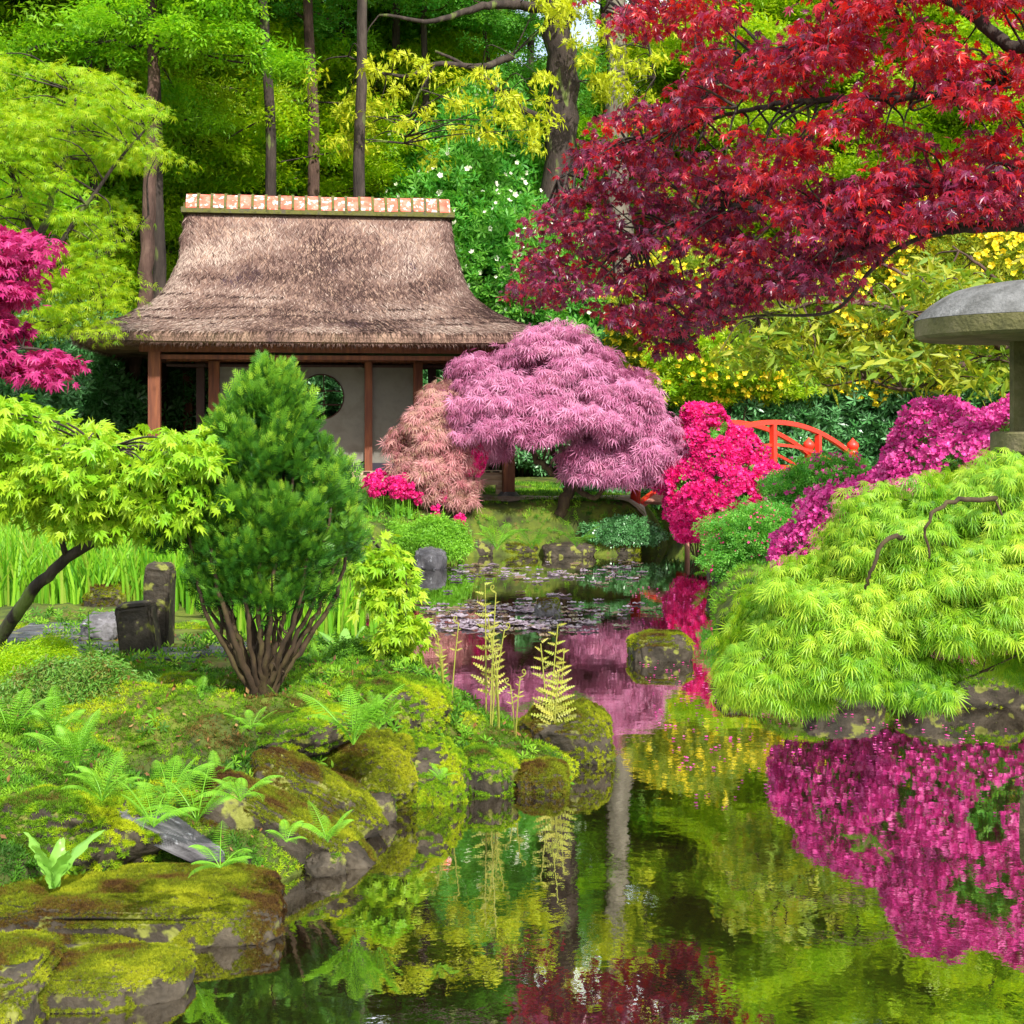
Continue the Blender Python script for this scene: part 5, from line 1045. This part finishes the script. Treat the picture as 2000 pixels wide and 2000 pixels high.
# skunk cabbages
def broad(px, py, z, L, n, label, a0=0, wd=.2):
    d = (CAMZ - z) * F / (py - HOR); root = empty('skunk_cabbage', (X(px, d), d, z), label, 'plant')
    for i in range(n):
        a = a0 + i * 2 * math.pi / n + random.uniform(-.3, .3); m = MB(); vs = []; q = []; l = L * random.uniform(.7, 1.1); K = 12; out = random.uniform(.35, .9)
        for k in range(K + 1):
            t = k / K; w = wd * l / .5 * (math.sin(math.pi * min(1, t * .93 + .05)) ** .7) * (.35 + .65 * min(1, t * 2)); c = np.array([math.cos(a) * out * l * t * (.4 + .6 * t), math.sin(a) * out * l * t * (.4 + .6 * t), l * (t - .3 * t * t * out)])
            sdv = np.array([-math.sin(a), math.cos(a), 0]); ow = np.array([math.cos(a), math.sin(a), .2])
            for j in range(-2, 3): vs.append(c + sdv * w * j / 4 - ow * (-.06 * (abs(j) / 2) ** 1.5 * l + .01 * math.sin(k * 1.7 + j)) * (1 if j else 0))
        for k in range(K):
            for j in range(4): q.append((5 * k + j, 5 * k + j + 1, 5 * k + j + 6, 5 * k + j + 5))
        m.raw(vs, q, r=random.random()); m.build('leaf', M['bigleaf'], root, smooth=True)
broad(105, 1735, .18, .26, 5, 'broad leaved bright green plant above the flat mossy stone', .4, .17)
broad(675, 1300, .3, .3, 5, 'broad leaved plant at the inlet behind the conifer', .2, .17)
broad(455, 1205, .35, .5, 5, 'broad leaved plant behind the conifer stems', 1., .15)
broad(620, 1215, .2, .45, 5, 'broad leaved plant right behind the conifer stems', .6, .13)
# small sapling before the upright stones
sp = empty('sapling', (X(172, 9.6), 9.6, gz(X(172, 9.6), 9.6)), 'thin green sapling before the slate path', 'plant'); m = MB(); m.tube([(0, 0, 0), (.01, 0, .2), (0, 0, .42)], .005, 5)
a = rng.uniform(0, 6.28, 16); m.inst(T_LEAF * np.array([1, 1.3, 1]), np.stack([a * 0, a * 0, np.linspace(.1, .42, 16)], -1), frames(np.stack([np.cos(a), np.sin(a), a * 0 + .3], -1), np.tile([0, 0, 1.], (16, 1))), .1); m.build('foliage', M['bigleaf'], sp)

# ------------------------------------------------------------------ primulas on the far bank
pr = None
def primula():
    root = empty('primula', (0, 0, 0), 'x', 'flower'); m = MB(); blades(m, np.zeros((9, 3)) + rng.normal(size=(9, 3)) * [.03, .03, 0], rng.uniform(.12, .2, 9), .04, .8); m.tube([(0, 0, 0), (.005, 0, .25), (0, 0, .48)], .006, 5); m.build('foliage', M['fern'], root)
    b = MB(); p = rdir(60) * .075; p[:, 2] = p[:, 2] * .6 + np.repeat([.36, .48], 30); b.inst(T_BLOOM, p, frames(rdir(60), rdir(60) + [0, 0, .5]), .06); b.build('blossom', M['hotpink'], root); return root
p0_ = primula()
for i in range(46):
    px = random.uniform(715, 900) if i > 24 else random.uniform(715, 800); py = random.uniform(995, 1022); z = .62; d = random.uniform(21.5, 22.2); x = X(px, d); l = (x, d, gz(x, d)); lb = 'pink candelabra primula in the clump before the deck'
    if i == 0: p0_.location = l; p0_['label'] = lb; p0_['group'] = 'pink primulas before the deck'
    else: dup(p0_, l, random.uniform(0, 6), random.uniform(.8, 1.15), lb, 'pink primulas before the deck')

# ------------------------------------------------------------------ lily pads
def padmesh(seed):
    r = random.Random(seed); m = MB(); n = 20; vs = [(0, 0, .004)]; 
    for i in range(n):
        a = .18 + (2 * math.pi - .36) * i / (n - 1); q = 1 + .05 * math.sin(3 * a + seed); vs.append((q * math.cos(a), q * math.sin(a), .006 + .02 * r.random()))
    m.raw(vs, t=[(0, i, i + 1) for i in range(1, n)], r=r.random()); return m
pads_ = [padmesh(i).build('lily_pad', M['pad']) for i in range(6)]
used = set(); cnt = 0
for i in range(330):
    if i < 240:
        px = random.gauss(1010, 120); py = random.choice((random.gauss(1190, 12), random.gauss(1222, 9)))
        if py > 1212: px -= 40
    else: px = random.uniform(880, 1260); py = random.gauss(1118, 10)
    d = CAMZ * F / (py - HOR); x = X(px, d)
    if not (820 < px < 1290) or pond_sd(np.array([x]), np.array([d]))[0] > -.2: continue
    k = i % 6; o = pads_[k] if k not in used else pads_[k].copy()
    if k in used: COL.objects.link(o)
    used.add(k); s = random.uniform(.03, .095); o.location = (x, d, .004); o.rotation_euler = (random.uniform(-.03, .03), random.uniform(-.03, .03), random.uniform(0, 6.3)); o.scale = (s, s, 1.)
    tag(o, 'small lily pad floating in the drift across the pond', 'lily pad', 'lily pads on the pond')
for k in range(6):
    if k not in used: bpy.data.objects.remove(pads_[k])

# ------------------------------------------------------------------ fallen petals and leaves
fp = MB(); q = sample_poly([(1.0, 7.5), (2.6, 7.6), (3.4, 9.8), (2.2, 10.6), (1.6, 10.8), (1.9, 13), (2.4, 18), (1.4, 18), (1.0, 11)], 420); q = q[pond_sd(q[:, 0], q[:, 1]) < -.05]
fp.inst(T_BLOOM, np.column_stack([q, np.full(len(q), .004)]), frames(rdir(len(q)) * [1, 1, .05], np.tile([0, 0, 1.], (len(q), 1))), rng.uniform(.015, .032, len(q))); fp.build('fallen_petals', M['purple'], kind='stuff')
fp = MB(); p, nn = ground_scatter(1500, -3.2, .5, 5.6, 11.5, lambda x, y, s: (x > -y * .36)); fp.inst(T_LEAF * np.array([1, 1.2, -1.5]), p + [0, 0, .03], frames(rdir(len(p)), nn + rng.normal(size=p.shape) * .4), rng.uniform(.02, .045, len(p)))
fp.build('leaf_litter', M['litter'], kind='stuff')
